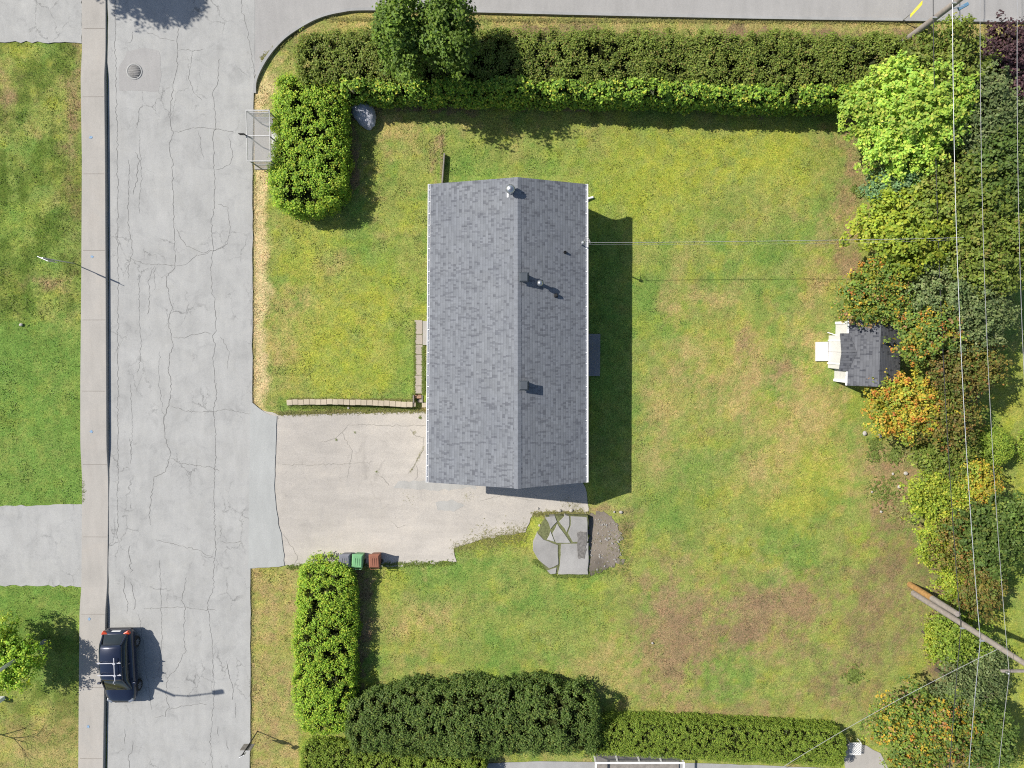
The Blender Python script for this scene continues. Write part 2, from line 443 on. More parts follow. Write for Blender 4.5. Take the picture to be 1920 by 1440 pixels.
# bare earth in the empty lot to the south
for p in [(1265, 1175, 68, 92), (1265, 1180, 60, 80), (1430, 1150, 74, 54), (1435, 1155, 60, 46), (1500, 1130, 40, 40), (1250, 1245, 50, 36)]:
    lay('dirt', 0.92 * blob(*p))
for p in [(1270, 1190, 40, 60), (1440, 1145, 40, 30), (1250, 1250, 40, 20), (1170, 1010, 16, 60), (1400, 1180, 50, 20)]:
    lay('brown', 0.7 * blob(*p))
for p in [(1640, 1180, 80, 130), (1680, 1060, 60, 80), (1560, 1280, 60, 40)]:
    lay('brown', 0.65 * blob(*p))
for p in [(960, 1060, 90, 30), (800, 1120, 60, 30), (1080, 1160, 60, 90), (920, 1200, 80, 60), (1010, 1120, 60, 40)]:
    lay('lush', 0.5 * blob(*p))
lay('dry', 0.6 * blob(790, 1160, 70, 40)); lay('dry', 0.5 * blob(1130, 1260, 80, 60)); lay('dirt', 0.55 * blob(1330, 1330, 200, 20))
# neighbours' lawns west of the pavement and east of the trees
west = (PX < 160).astype(float)
lay('lush', west * 0.55 * nz(2.2, 51, .42, .6)); lay('dark', west * 0.75 * nz(1.4, 52, .46, .66)); lay('lush', west * 0.7 * sstep(560, 640, PY) * (1 - sstep(1110, 1250, PY)))
for p in [(5, 160, 14, 40), (80, 535, 40, 12), (140, 200, 14, 200)]: lay('dirt', 0.7 * blob(*p))
lay('dry', west * 0.5 * sstep(1290, 1400, PY))
lay('yel', 0.3 * sstep(1840, 1880, PX) * sstep(640, 700, PY))
# verges
lay('straw', sstep(472, 478, WX - (WX - PX) * .7) * (1 - sstep(491, 511, WX - (WX - PX) * .5)) * sstep(100, 200, PY) * (1 - sstep(755, 785, PY)))
lay('straw', 0.8 * blob(505, 165, 20, 40)); lay('dry', 0.6 * blob(505, 760, 20, 14)); lay('dirt', 0.5 * blob(560, 90, 50, 20))
lay('dry', 0.55 * (PY < 70) * (PX > 520))
lay('dry', 0.55 * (PX < 560) * (PX > 460) * sstep(1050, 1080, PY)); lay('dirt', 0.25 * (PX < 560) * (PX > 460) * sstep(1050, 1080, PY) * nz(.8, 61, .4, .6))
lay('dirt', 0.75 * (WY > 772) * (WY < 782) * (PX > 520) * (PX < 800))
# damp soil under the hedges
for x0, x1, y0, y1 in [(640, 1720, 60, 200), (650, 690, 1060, 1330), (550, 660, 170, 370)]:
    lay('brown', 0.75 * (WX > x0) * (WX < x1) * (WY > y0) * (WY < y1))
lay('brown', 0.75 * sstep(1735, 1760, WX) * (1 - sstep(1830, 1850, WX)) * (PY > 130))
C *= 1.06 * (0.80 + 0.40 * fbm(X, Y, 0.35, 71, 3))[..., None]
def grid_mesh(name, X, Y, Z, C=None):
    ny, nx = X.shape
    me = bpy.data.meshes.new(name)
    me.vertices.add(nx * ny)
    me.vertices.foreach_set('co', np.stack([X, Y, Z], -1).reshape(-1).astype(np.float32))
    i = np.arange((nx - 1) * (ny - 1)); r = i // (nx - 1); c = i % (nx - 1)
    q = np.stack([r * nx + c, r * nx + c + 1, (r + 1) * nx + c + 1, (r + 1) * nx + c], -1)
    me.loops.add(q.size); me.polygons.add(len(q))
    me.loops.foreach_set('vertex_index', q.reshape(-1).astype(np.int32))
    me.polygons.foreach_set('loop_start', (np.arange(len(q)) * 4).astype(np.int32))
    if C is not None:
        a = me.color_attributes.new('Col', 'FLOAT_COLOR', 'POINT')
        a.data.foreach_set('color', np.concatenate([C, np.ones(C.shape[:2] + (1,))], -1).reshape(-1).astype(np.float32))
    me.update(calc_edges=True)
    return me
gme = grid_mesh('ground', X, Y, Z, C)
gme.materials.append(mat_ground())
gme.polygons.foreach_set('use_smooth', np.ones(len(gme.polygons), bool))
ground = bpy.data.objects.new('ground', gme); col.objects.link(ground); setp(ground, kind='structure')

# ------------------------------------------------------------------ draped sheets
def densify(poly, step, jit, rs):
    out = []
    n = len(poly)
    for i in range(n):
        a = Vector(poly[i][:2]); b = Vector(poly[(i + 1) % n][:2])
        k = max(1, int((b - a).length / step))
        nrm = (b - a).normalized(); nrm = Vector((-nrm.y, nrm.x))
        for j in range(k):
            p = a.lerp(b, j / k)
            out.append(p + nrm * (rs.normal() * jit))
    return out
def inside(px, py, poly):
    c = np.zeros(px.shape, bool); n = len(poly)
    for i in range(n):
        x1, y1 = poly[i][0], poly[i][1]; x2, y2 = poly[(i + 1) % n][0], poly[(i + 1) % n][1]
        if y1 == y2: continue
        cond = ((y1 > py) != (y2 > py)) & (px < (x2 - x1) * (py - y1) / (y2 - y1) + x1)
        c ^= cond
    return c
def sheet(name, pix, mat, lift, step=0.5, jit=0.0, inner=0.8, zf=gz, world=False, skirt=0.0, seed=1):
    rs = np.random.default_rng(seed)
    poly = [Vector((p[0], p[1])) for p in pix] if world else [P(*p).to_2d() for p in pix]
    poly = densify(poly, step, jit, rs)
    n = len(poly)
    xs = [p.x for p in poly]; ys = [p.y for p in poly]
    pts = list(poly)
    if inner:
        ax, ay = np.meshgrid(np.arange(min(xs), max(xs), inner), np.arange(min(ys), max(ys), inner))
        ok = inside(ax, ay, [(p.x, p.y) for p in poly])
        pts += [Vector((a, b)) for a, b in zip(ax[ok], ay[ok])]
    vs, es, fs, *_ = delaunay_2d_cdt(pts, [], [list(range(n))], 1, 1e-5)
    zs = zf(np.array([v.x for v in vs]), np.array([v.y for v in vs])) + lift
    b = MB(); b.add([(v.x, v.y, float(z)) for v, z in zip(vs, zs)], [tuple(f) for f in fs])
    if skirt:
        zz = zf(np.array(xs), np.array(ys)) + lift
        vv = [(p.x, p.y, float(z)) for p, z in zip(poly, zz)] + [(p.x, p.y, float(z) - skirt) for p, z in zip(poly, zz)]
        b.add(vv, [(i, (i + 1) % n, n + (i + 1) % n, n + i) for i in range(n)])
    o = b.build(name, MAT[mat])
    # faces up
    me = o.data
    fl = [p.index for p in me.polygons if abs(p.normal.z) > 0.5 and p.normal.z < 0]
    if fl:
        bm = bmesh.new(); bm.from_mesh(me); bm.faces.ensure_lookup_table()
        bmesh.ops.reverse_faces(bm, faces=[bm.faces[i] for i in fl]); bm.to_mesh(me); bm.free()
    return o
flat = lambda x, y: np.zeros_like(np.asarray(x, float))
# streets
kerb_px = [(478, 175), (481, 150), (500, 112), (528, 78), (560, 54), (598, 34), (640, 23), (690, 19), (860, 22), (1100, 28), (1500, 36), (1920, 41), (2150, 44)]
road = sheet('road', [(203, -700), (203, 100), (205, 500), (206, 900), (204, 1150), (199, 1700), (462, 1700), (470, 1380), (470, 1050), (474, 770), (474, 300), (476, 175), (478, 150), (478, -700)], 'road', 0.055, 0.6, 0.012, 1.5, flat)
setp(road, kind='structure')
srd = sheet('side_road', [(470, -700), (470, 158), (480, 140)] + [(x, y - 1.5) for x, y in kerb_px[2:]] + [(2600, 44), (2600, -700)], 'side_road', 0.051, 0.6, 0.0, 2.0, flat)
setp(srd, kind='structure')
def ribbon(b, pts, w, z, jit=0.0, rs=None, zf=flat, sub=0.25, taper=True):
    q = []
    for i in range(len(pts) - 1):
        a, c = Vector(pts[i]), Vector(pts[i + 1]); k = max(1, int((c - a).length / sub))
        for j in range(k): q.append(a.lerp(c, j / k))
    q.append(Vector(pts[-1]))
    if rs is not None: q = [p + Vector((rs.normal() * jit, rs.normal() * jit)) for p in q]
    vs = []; n = len(q)
    for i, p in enumerate(q):
        t = (q[min(i + 1, n - 1)] - q[max(i - 1, 0)]).normalized()
        ww = w * (0.6 + (0.8 * rs.random() if rs is not None else 0.4)) / 2
        if taper and (i == 0 or i == n - 1): ww *= 0.2
        nn = Vector((-t.y, t.x)) * ww
        for s in (1, -1):
            pp = p + nn * s
            vs.append((pp.x, pp.y, float(zf(pp.x, pp.y)) + z))
    b.add(vs, [(2 * i, 2 * i + 1, 2 * i + 3, 2 * i + 2) for i in range(n - 1)])
cr = [(.035, [(217, -60), (217, 90), (219, 180), (221, 290), (222, 360), (222, 720), (222, 900), (221, 1010)]),
 (.040, [(334, 50), (333, 130), (325, 160), (321, 200), (320, 235), (327, 247), (318, 270), (324, 310), (325, 350), (327, 430), (330, 500), (312, 520), (322, 580), (316, 600), (325, 650), (320, 665), (316, 690), (323, 720), (318, 755), (307, 790), (313, 830), (321, 850), (310, 885), (290, 895), (285, 930), (280, 970), (284, 985)]),
 (.03, [(362, 95), (357, 130), (355, 145), (365, 175), (380, 188)]), (.03, [(412, 110), (408, 160), (398, 175)]),
 (.038, [(398, 175), (402, 195), (406, 240), (400, 255), (401, 300), (403, 340), (402, 390), (397, 420), (400, 470), (396, 500), (398, 545), (404, 560), (404, 620), (398, 630), (404, 645), (400, 680), (404, 710), (406, 740), (400, 770), (405, 800), (404, 870), (402, 940), (405, 1020), (404, 1045)]),
 (.034, [(327, 247), (345, 246), (363, 240), (405, 243), (440, 248)]), (.028, [(330, 430), (350, 460), (380, 475), (420, 465), (432, 440), (428, 390), (410, 383)]),
 (.028, [(252, 487), (275, 496), (325, 497), (345, 497), (370, 480), (405, 468), (430, 455)]), (.03, [(325, 632), (345, 633), (360, 628), (385, 623), (398, 626)]),
 (.03, [(322, 762), (335, 765), (355, 772), (398, 771), (425, 767), (470, 776)]), (.03, [(320, 860), (340, 868), (395, 875), (412, 884)]),
 (.032, [(288, 1012), (325, 1018), (350, 1026), (375, 1031), (388, 1040), (402, 1043)]), (.03, [(410, 1012), (430, 1018), (455, 1014)]),
 (.045, [(255, 285), (262, 300), (258, 330), (256, 345), (250, 365)]), (.03, [(243, 300), (241, 420), (250, 470), (241, 500), (241, 525)]), (.03, [(290, 500), (279, 525), (281, 570), (278, 590)]),
 (.026, [(262, 515), (262, 600), (265, 640), (262, 690), (258, 700)]), (.026, [(245, 820), (247, 870)]), (.04, [(246, 943), (246, 955), (247, 950)]),
 (.05, [(246, 1022), (240, 1040), (247, 1050), (243, 1060), (249, 1068), (244, 1072)]), (.04, [(235, 1080), (234, 1110), (240, 1130), (240, 1150)]), (.04, [(246, 1090), (254, 1125), (253, 1142)]),
 (.03, [(235, 1365), (235, 1395)]), (.04, [(250, 1388), (249, 1408), (241, 1418), (243, 1440)]),
 (.034, [(350, 1080), (342, 1125), (348, 1140), (345, 1185), (349, 1220), (338, 1240), (330, 1255), (314, 1270), (312, 1300), (318, 1325), (310, 1340), (290, 1345)]),
 (.032, [(268, 1140), (320, 1139), (350, 1137), (378, 1143), (405, 1142)]), (.03, [(318, 1330), (345, 1322), (390, 1319)]), (.045, [(425, 1240), (430, 1262), (438, 1290), (436, 1312)]), (.035, [(443, 1318), (441, 1345)]),
 (.045, [(410, 1360), (409, 1378)]), (.035, [(425, 1388), (430, 1405)]), (.03, [(402, 1045), (402, 1100), (390, 1130), (398, 1200), (402, 1300), (395, 1390), (402, 1480)]),
 (.03, [(448, -40), (455, 20), (465, 60), (472, 100), (478, 145)]), (.025, [(275, 60), (300, 72), (330, 78)]), (.025, [(335, 95), (362, 96), (385, 93)]), (.025, [(250, 60), (248, 80), (240, 82)]),
 (.025, [(300, 1050), (305, 1180), (300, 1260)]), (.024, [(262, 1150), (275, 1260), (285, 1330)]), (.024, [(258, 240), (262, 210), (268, 195)]), (.022, [(415, 630), (430, 660), (428, 690)]), (.022, [(245, 720), (250, 800), (246, 860)]),
 (.024, [(372, 245), (380, 290), (384, 300)]), (.026, [(430, 260), (437, 290), (432, 310), (405, 320)]), (.02, [(262, 250), (266, 330), (262, 400)]), (.02, [(300, 660), (298, 720), (310, 790)]), (.02, [(290, 500), (292, 540), (288, 545)])]
b = MB(); rs = np.random.default_rng(3)
for w, pts in cr:
    ribbon(b, [P(*p).to_2d() for p in pts], w * .62, 0.0592, 0.03, rs, flat, 0.13)
b.build('crack', MAT['crack'], road)
# resurfaced and crazed patches of tar
sheet('tar_patch', [(266, 92), (300, 95), (303, 140), (298, 172), (270, 172), (225, 170), (222, 130), (240, 100)], 'side_road', 0.0585, 0.3, 0.05, 0, flat).parent = road
b = MB()
for pts in [[(404, 1045), (404, 900), (402, 800)], [(395, 1110), (393, 1250), (396, 1400)], [(240, 560), (244, 700), (242, 860)], [(325, 180), (324, 330), (327, 480)], [(440, 1180), (436, 1340)]]:
    ribbon(b, [P(*p).to_2d() for p in pts], 0.16, 0.0575, 0.03, rs, flat, 0.3)
b.build('tar_seam', MAT['seam'], road) if False else None
# manhole
mh = thing('manhole_cover', 'round iron manhole cover set in the cracked street', 'manhole', tuple(P(252, 134, 0.055)))
c0 = P(252, 134, 0.06)
MB().lathe([(0.44, 0.0), (0.44, 0.012), (0.37, 0.016), (0.365, 0.006)], c0, 32).build('frame', MAT['road'], mh)
bb = MB().lathe([(0.355, 0.0), (0.355, 0.012), (0.0005, 0.012)], c0, 32)
for i in range(-3, 4):
    hw = math.sqrt(max(0.01, 0.33 ** 2 - (i * 0.09) ** 2))
    bb.box((c0.x, c0.y + i * 0.09, c0.z + 0.014), (2 * hw, 0.03, 0.01))
plain('iron', (.20, .195, .19), .8, .2, .3, 8)
bb.build('lid', MAT['iron'], mh)
# pavement (sidewalk) with kerb; low where the drives cross
def kz(y):
    d1 = P(0, 100).y; d2 = P(0, 895).y; d3 = P(0, 1120).y
    return 0.055 + 0.025 + 0.16 * (sstep(d1 + 0.8, d1 - 1.5, y) if False else (1 - sstep(d1 - 1.6, d1 + 0.4, y)) * (1 - (1 - sstep(d2 - 0.3, d2 + 2.2, y)) * sstep(d3 - 0.9, d3 + 1.0, y)))
sw_pts = [(152, -600, 198), (155, 100, 198), (158, 300, 200), (157, 500, 201), (155, 720, 202), (155, 945, 203), (154, 1100, 201), (152, 1300, 198), (150, 1600, 193)]
b = MB(); joints = MB(); ys = np.arange(-33, 40, 0.4)
def swx(y, k):
    _, py = proj(-20, y)
    return float(np.interp(py, [s[1] for s in sw_pts], [s[k] for s in sw_pts]))
prof = []
for y in ys:
    py = proj(-20, y)[1]
    xl = P(swx(y, 0), py).x; xr = P(swx(y, 2), py, .1).x
    z = float(kz(np.array(y)))
    zl = max(0.06, z - 0.02)
    prof.append([(xl, y, -0.2), (xl, y, zl), (xr - 0.02, y, z), (xr, y, z - 0.015), (xr + 0.02, y, 0.02)])
vs = [p for r in prof for p in r]
b.add(vs, [(5 * i + k, 5 * i + k + 1, 5 * (i + 1) + k + 1, 5 * (i + 1) + k) for i in range(len(prof) - 1) for k in range(4)])
sidewalk = b.build('sidewalk', MAT['concrete']); setp(sidewalk, kind='structure')
bm = bmesh.new(); bm.from_mesh(sidewalk.data); bmesh.ops.recalc_face_normals(bm, faces=bm.faces); bm.to_mesh(sidewalk.data); bm.free()
if sum(p.normal.z for p in sidewalk.data.polygons) < 0: sidewalk.data.flip_normals()
jb = MB()
for pyj in (-90, 53, 183, 327, 470, 600, 733, 871, 1007, 1150, 1287, 1420):
    a = P(swx(P(0, pyj).y, 0) + 1, pyj, 0.1); c = P(swx(P(0, pyj).y, 2) - 2, pyj, 0.1)
    za = float(kz(np.array(a.y)))
    jb.add([(a.x, a.y - .012, max(.06, za - .02) + .004), (c.x, c.y - .012, za + .004), (c.x, c.y + .012, za + .004), (a.x, a.y + .012, max(.06, za - .02) + .004)], [(0, 1, 2, 3)])
jb.build('joint', MAT['joint'], sidewalk)
for px, py in ((175, 260), (177, 482), (176, 808), (172, 1158), (170, 1358)):
    c = P(px, py); z = float(kz(np.array(c.y)))
    bl = MB(); n = 16; r0 = np.random.default_rng(px * py)
    vs = [(c.x, c.y, z + .002)] + [(c.x + math.cos(k / n * 6.283) * r_, c.y + math.sin(k / n * 6.283) * r_, z + .002) for k, r_ in enumerate(0.05 + 0.07 * r0.random(n))]
    bl.add(vs, [(0, 1 + k, 1 + (k + 1) % n) for k in range(n)])
    bl.build('paint_mark', MAT['chalk_blue'], sidewalk)
# kerb round the corner
b = MB(); kp = [P(x, y).to_2d() for x, y in kerb_px]; q = []
for i in range(len(kp) - 1):
    p0, p1, p2, p3 = kp[max(0, i - 1)], kp[i], kp[i + 1], kp[min(len(kp) - 1, i + 2)]
    for j in range(8):
        t = j / 8
        q.append(0.5 * ((2 * p1) + (p2 - p0) * t + (2 * p0 - 5 * p1 + 4 * p2 - p3) * t * t + (3 * p1 - p0 - 3 * p2 + p3) * t ** 3))
q.append(kp[-1]); vs = []
for i, p in enumerate(q):
    t = (q[min(i + 1, len(q) - 1)] - q[max(i - 1, 0)]).normalized(); nn = Vector((t.y, -t.x))
    zt = 0.055 + 0.11 * min(1, i / 10)
    for d, z in ((-0.08, 0.0), (-0.07, zt), (0.08, zt), (0.09, -0.05)):
        vs.append((p.x + nn.x * d, p.y + nn.y * d, z))
b.add(vs, [(4 * i + k, 4 * (i + 1) + k, 4 * (i + 1) + k + 1, 4 * i + k + 1) for i in range(len(q) - 1) for k in range(3)])
kerb = b.build('kerb', MAT['old_concrete']); setp(kerb, kind='structure')
bm = bmesh.new(); bm.from_mesh(kerb.data); bmesh.ops.recalc_face_normals(bm, faces=bm.faces); bm.to_mesh(kerb.data); bm.free()
if sum(p.normal.z * p.area for p in kerb.data.polygons) < 0: kerb.data.flip_normals()
# drives
drv = sheet('driveway', [(472, 766), (500, 770), (522, 778), (640, 775), (720, 774), (800, 772), (860, 775), (1060, 830), (1092, 900), (1104, 935), (1104, 966), (1000, 968), (985, 1000), (900, 1014), (850, 1030), (856, 1052), (745, 1062), (640, 1064), (540, 1060), (468, 1066)], 'drive', 0.03, 0.25, 0.035, 0.4)
setp(drv, kind='structure')
apr = sheet('driveway_apron', [(470, 752), (484, 764), (498, 774), (519, 780), (517, 850), (515, 910), (519, 962), (528, 1000), (534, 1060), (466, 1066)], 'apron', 0.062, 0.3, 0.02, 0.6, lambda x, y: np.maximum(gz(x, y), -0.03 - 0 * x)); setp(apr, kind='structure')
for nm, pts in (('neighbour_drive', [(-800, -60), (154, -60), (154, 80), (-800, 76)]), ('neighbour_drive', [(-800, 950), (60, 948), (155, 945), (154, 1099), (60, 1098), (-800, 1097)])):
    setp(sheet(nm, pts, 'road', 0.04, 0.3, 0.03, 1.0, flat, seed=9), kind='structure')
b = MB(); rs = np.random.default_rng(8)
for w, pts in [(.03, [(660, 797), (720, 799), (800, 798)]), (.035, [(768, 805), (780, 818), (795, 822), (790, 850), (775, 875), (763, 890)]), (.03, [(780, 872), (782, 890), (776, 900)]), (.03, [(700, 890), (718, 898), (730, 912)]), (.02, [(655, 795), (632, 820), (600, 830)]), (.02, [(640, 810), (660, 850), (650, 900)]), (.025, [(730, 978), (745, 990), (765, 985)]), (.03, [(535, 1000), (560, 1040), (555, 1058)]), (.022, [(530, 870), (600, 872), (700, 868)]), (.022, [(900, 940), (940, 930), (1000, 940)])]:
    ribbon(b, [P(*p, -.2).to_2d() for p in pts], w, 0.035, 0.03, rs, gz, 0.15)
plain('drive_crack', (.27, .25, .22), 1.0, 0, .3, 9, 0)
b.build('crack', MAT['drive_crack'], drv)
sheet('repair_patch', [(745, 905), (800, 904), (890, 908), (893, 918), (800, 922), (735, 918)], 'patch', 0.0345, 0.2, 0.04, 0.4).parent = drv
sheet('repair_patch', [(815, 945), (845, 940), (870, 950), (850, 962), (820, 960)], 'patch', 0.0345, 0.2, 0.04, 0.4).parent = drv
# broken concrete pad and rubble east of it
pad = thing('concrete_pad', 'raised broken concrete pad with weedy cracks at the end of the drive', 'concrete pad', tuple(P(1050, 1020)))
for poly in [[(1000, 1018), (1008, 1000), (1020, 1012), (1046, 1022), (1047, 1058), (1030, 1066), (1010, 1050), (1000, 1032)], [(1052, 1020), (1084, 1019), (1103, 1018), (1103, 1077), (1046, 1077), (1050, 1060)], [(1036, 1000), (1045, 982), (1070, 1018), (1042, 1018)], [(1048, 978), (1060, 966), (1068, 968), (1068, 985), (1063, 998)], [(1070, 968), (1101, 970), (1103, 1016), (1074, 1017), (1065, 1000), (1070, 985)], [(1022, 970), (1040, 968), (1044, 978), (1032, 992), (1028, 980)], [(1026, 1012), (1032, 996), (1040, 1016)], [(1026, 1070), (1044, 1064), (1042, 1076), (1032, 1077)]]:
    pp = densify([P(*p, 0.12).to_2d() for p in poly], 0.25, 0.012, rs)
    MB().prism([(p.x, p.y) for p in pp], -0.45, 0.12 + rs.normal() * 0.012).build('slab', mat_asphalt('pad_concrete', alb(*(np.array([192, 190, 187]) + rs.normal() * 9)), .22, .26), pad, bevel=0.014)
jj = densify([P(*p, 0.1).to_2d() for p in [(1000, 1018), (1010, 1000), (1024, 968), (1102, 967), (1103, 1077), (1028, 1076), (1002, 1034)]], .25, .02, rs)
plain('weedy_joint', (.13, .14, .06), 1.0, 0, .5, 9, .5)
MB().prism([(p.x, p.y) for p in jj], -.45, .085).build('weedy_joint', MAT['weedy_joint'], pad)
pp = densify([P(*p, 0.13).to_2d() for p in [(1082, 999), (1100, 997), (1100, 1020), (1096, 1046), (1084, 1048)]], 0.15, 0.02, rs)
MB().prism([(p.x, p.y) for p in pp], 0.124, 0.134).build('rust_stain', MAT['stain'], pad)
rub = sheet('rubble_ground', [(1104, 968), (1128, 960), (1150, 972), (1166, 1000), (1160, 1040), (1168, 1055), (1140, 1068), (1125, 1074), (1104, 1077)], 'rubble', 0.02, 0.12, 0.11, 0.25); setp(rub, kind='structure')
# front walk of concrete slabs
walk = thing('front_walk', 'row of concrete paving slabs along the front of the house', 'path', tuple(P(787, 670)))
ys_ = [600, 627, 646, 664.5, 684, 703.5, 723.5, 738]
for i in range(7):
    x0, x1 = 778.5 - (i > 5), 792 + (i == 0) * 0 + rs.normal() * .4
    a = P(x0 - .8, ys_[i] + .35); c = P(x1 + .6, ys_[i + 1] - .35)
    MB().box(((a.x + c.x) / 2, (a.y + c.y) / 2, 0.0), (c.x - a.x, a.y - c.y, 0.09), rs.normal() * 0.008).build('slab', MAT['paver'], walk, bevel=0.01)
st = thing('door_stoop', 'long pale concrete stoop beside the front walk under the eave', 'stoop', tuple(P(800, 625)))
a = P(792.5, 602, .15); c = P(815, 647, .15)
MB().box(((a.x + c.x) / 2, (a.y + c.y) / 2, 0.05), (c.x - a.x, a.y - c.y, 0.26)).build('tread', MAT['concrete'], st, bevel=0.015)
# retaining wall of blocks
rw = thing('retaining_wall', 'low curved retaining wall of pale concrete blocks between lawn and drive', 'retaining wall', tuple(P(655, 757, -.2)))
arc = [(538, 754.5), (580, 753.5), (620, 753), (660, 754), (700, 755), (740, 757.5), (774, 759)]
tot = 0; W = [P(*p).to_2d() for p in arc]
lens = [0]
for i in range(len(W) - 1): lens.append(lens[-1] + (W[i + 1] - W[i]).length)
nb = 22; bl = MB(); bl2 = MB()
def along(s):
    i = max(k for k in range(len(lens)) if lens[k] <= s + 1e-9); i = min(i, len(W) - 2)
    t = (s - lens[i]) / (lens[i + 1] - lens[i]); d = (W[i + 1] - W[i]).normalized()
    return W[i].lerp(W[i + 1], t), math.atan2(d.y, d.x)
for k in range(nb):
    p, an = along((k + .5) * lens[-1] / nb); w = lens[-1] / nb - 0.012
    bl.box((p.x, p.y + rs.normal() * .008, 0.02 + rs.normal() * .006), (w, 0.31, 0.11), an + rs.normal() * .01)
    for r in range(2):
        bl2.box((p.x + (r + 1) % 2 * w / 2, p.y + 0.02, -0.125 - 0.17 * r), (w, 0.27, 0.17), an)
bl.build('cap_blocks', MAT['block'], rw, bevel=0.018)
bl2.build('wall_blocks', MAT['block'], rw, bevel=0.01)
stp = thing('wooden_steps', 'short wooden steps going down from the front walk to the drive', 'steps', tuple(P(785, 748)))
def pxbox(b, x0, y0, x1, y1, z0, z1):
    a = P(x0, y0, z1); c = P(x1, y1, z1)
    b.box(((a.x + c.x) / 2, (a.y + c.y) / 2, (z0 + z1) / 2), (c.x - a.x, a.y - c.y, z1 - z0)); return b
pxbox(MB(), 777, 740, 790, 747, -.3, -0.10).build('tread', MAT['step_wood'], stp, bevel=.008)
pxbox(MB(), 783, 749, 791, 754.5, -.4, -0.24).build('tread', MAT['paver'], stp, bevel=.008)
for x0, x1 in ((774, 776), (790.5, 792.5)): pxbox(MB(), x0, 741, x1, 755, -.4, 0.06).build('side_board', MAT['grey_wood'], stp, bevel=.006)
sb_ = thing('stone_block', 'single pale wall block between the wooden steps and the house', 'block', tuple(P(796, 760, -.2)))
pxbox(MB(), 791, 755, 801, 764, -.42, 0.0).build('block', MAT['block'], sb_, bevel=.02)
# low timber along the north side
lt = thing('landscape_timber', 'weathered upright edging board standing in the lawn behind the house', 'board', tuple(P(829, 315)))
a, c = P(833, 287, .3), P(828, 352, .3)
MB().box(((a.x + c.x) / 2, (a.y + c.y) / 2, 0.13), (0.07, (a - c).length, 0.34), math.atan2(c.x - a.x, a.y - c.y)).build('board', MAT['grey_wood'], lt, bevel=.006)
# stoop slabs behind
bs = thing('back_step', 'dark concrete step slab in the shade behind the house', 'step', tuple(P(1112, 665)))
pxbox(MB(), 1085, 626, 1125, 705, -.1, 0.12).build('tread', MAT['dark_paver'], bs, bevel=.012)

# ------------------------------------------------------------------ the house
EZ, RZ = 3.0, 4.55
e = {'lt': P(807.5, 345, EZ), 'lb': P(803.5, 904, EZ), 'rt': P(1097.5, 345, EZ), 'rb': P(1098, 905, EZ), 'gt': P(970.5, 332, RZ), 'gb': P(971, 916, RZ)}
yt = (e['lt'].y + e['rt'].y + e['gt'].y) / 3; yb = (e['lb'].y + e['rb'].y + e['gb'].y) / 3
house = thing('house', 'long bungalow with grey shingled gable roof and white gutters in the middle of the plot', 'house', (0, (yt + yb) / 2, 0))
# roof as two thick slopes with a UV in metres
def slope(name, a, b_, c, d, parent, mat, th=0.16):
    """a,b eave ends, c,d ridge ends above b and a"""
    nrm = (b_ - a).cross(d - a).normalized()
    if nrm.z < 0: nrm = -nrm
    lo = [p - nrm * th for p in (a, b_, c, d)]
    m_ = MB(); m_.add([a, b_, c, d] + lo, [(0, 1, 2, 3), (7, 6, 5, 4), (0, 4, 5, 1), (1, 5, 6, 2), (2, 6, 7, 3), (3, 7, 4, 0)])
    o = m_.build(name, MAT[mat], parent)
    me = o.data
    if me.polygons[0].normal.z < 0: me.flip_normals()
    uvl = me.uv_layers.new(name='UVMap')
    off = wloc(parent); u = (b_ - a).normalized(); v = nrm.cross(u)
    for l in me.loops:
        p = Vector(me.vertices[l.vertex_index].co) + off - a
        uvl.data[l.index].uv = (p.dot(u) + 50, abs(p.dot(v)))
    return o
lt_, lb_, rt_, rb_ = (Vector((e[k].x, yt if k[1] == 't' else yb, EZ)) for k in ('lt', 'lb', 'rt', 'rb'))
gt_, gb_ = Vector((e['gt'].x, yt, RZ)), Vector((e['gb'].x, yb, RZ))
roof = slope('roof', lt_, lb_, gb_, gt_, house, 'shingle')
roof2 = slope('roof', rt_, rb_, gb_, gt_, house, 'shingle')
# ridge cap shingles
rc = MB(); n = int((yt - yb) / 0.2)
sl_l = (gt_ - lt_); sl_r = (gt_ - rt_)
for i in range(n):
    y0 = yt - i * (yt - yb) / n; y1 = yt - (i + 1) * (yt - yb) / n - 0.02
    gx_ = gt_.x + (gb_.x - gt_.x) * i / n
    dl, dr = 0.19, 0.17
    zl = -dl * (RZ - EZ) / abs(sl_l.x); zr = -dr * (RZ - EZ) / abs(sl_r.x)
    h0, h1 = 0.006, 0.013
    rc.add([(gx_ - dl, y0, RZ + zl + h0), (gx_, y0, RZ + h0), (gx_ + dr, y0, RZ + zr + h0), (gx_ - dl, y1, RZ + zl + h1), (gx_, y1, RZ + h1), (gx_ + dr, y1, RZ + zr + h1)], [(0, 3, 4, 1), (1, 4, 5, 2)])
plain('ridge_shingle', alb(150, 154, 162, .53), 0.92, 0, 0.2, 5, 0.3)
rc.build('ridge_cap', MAT['ridge_shingle'], roof)
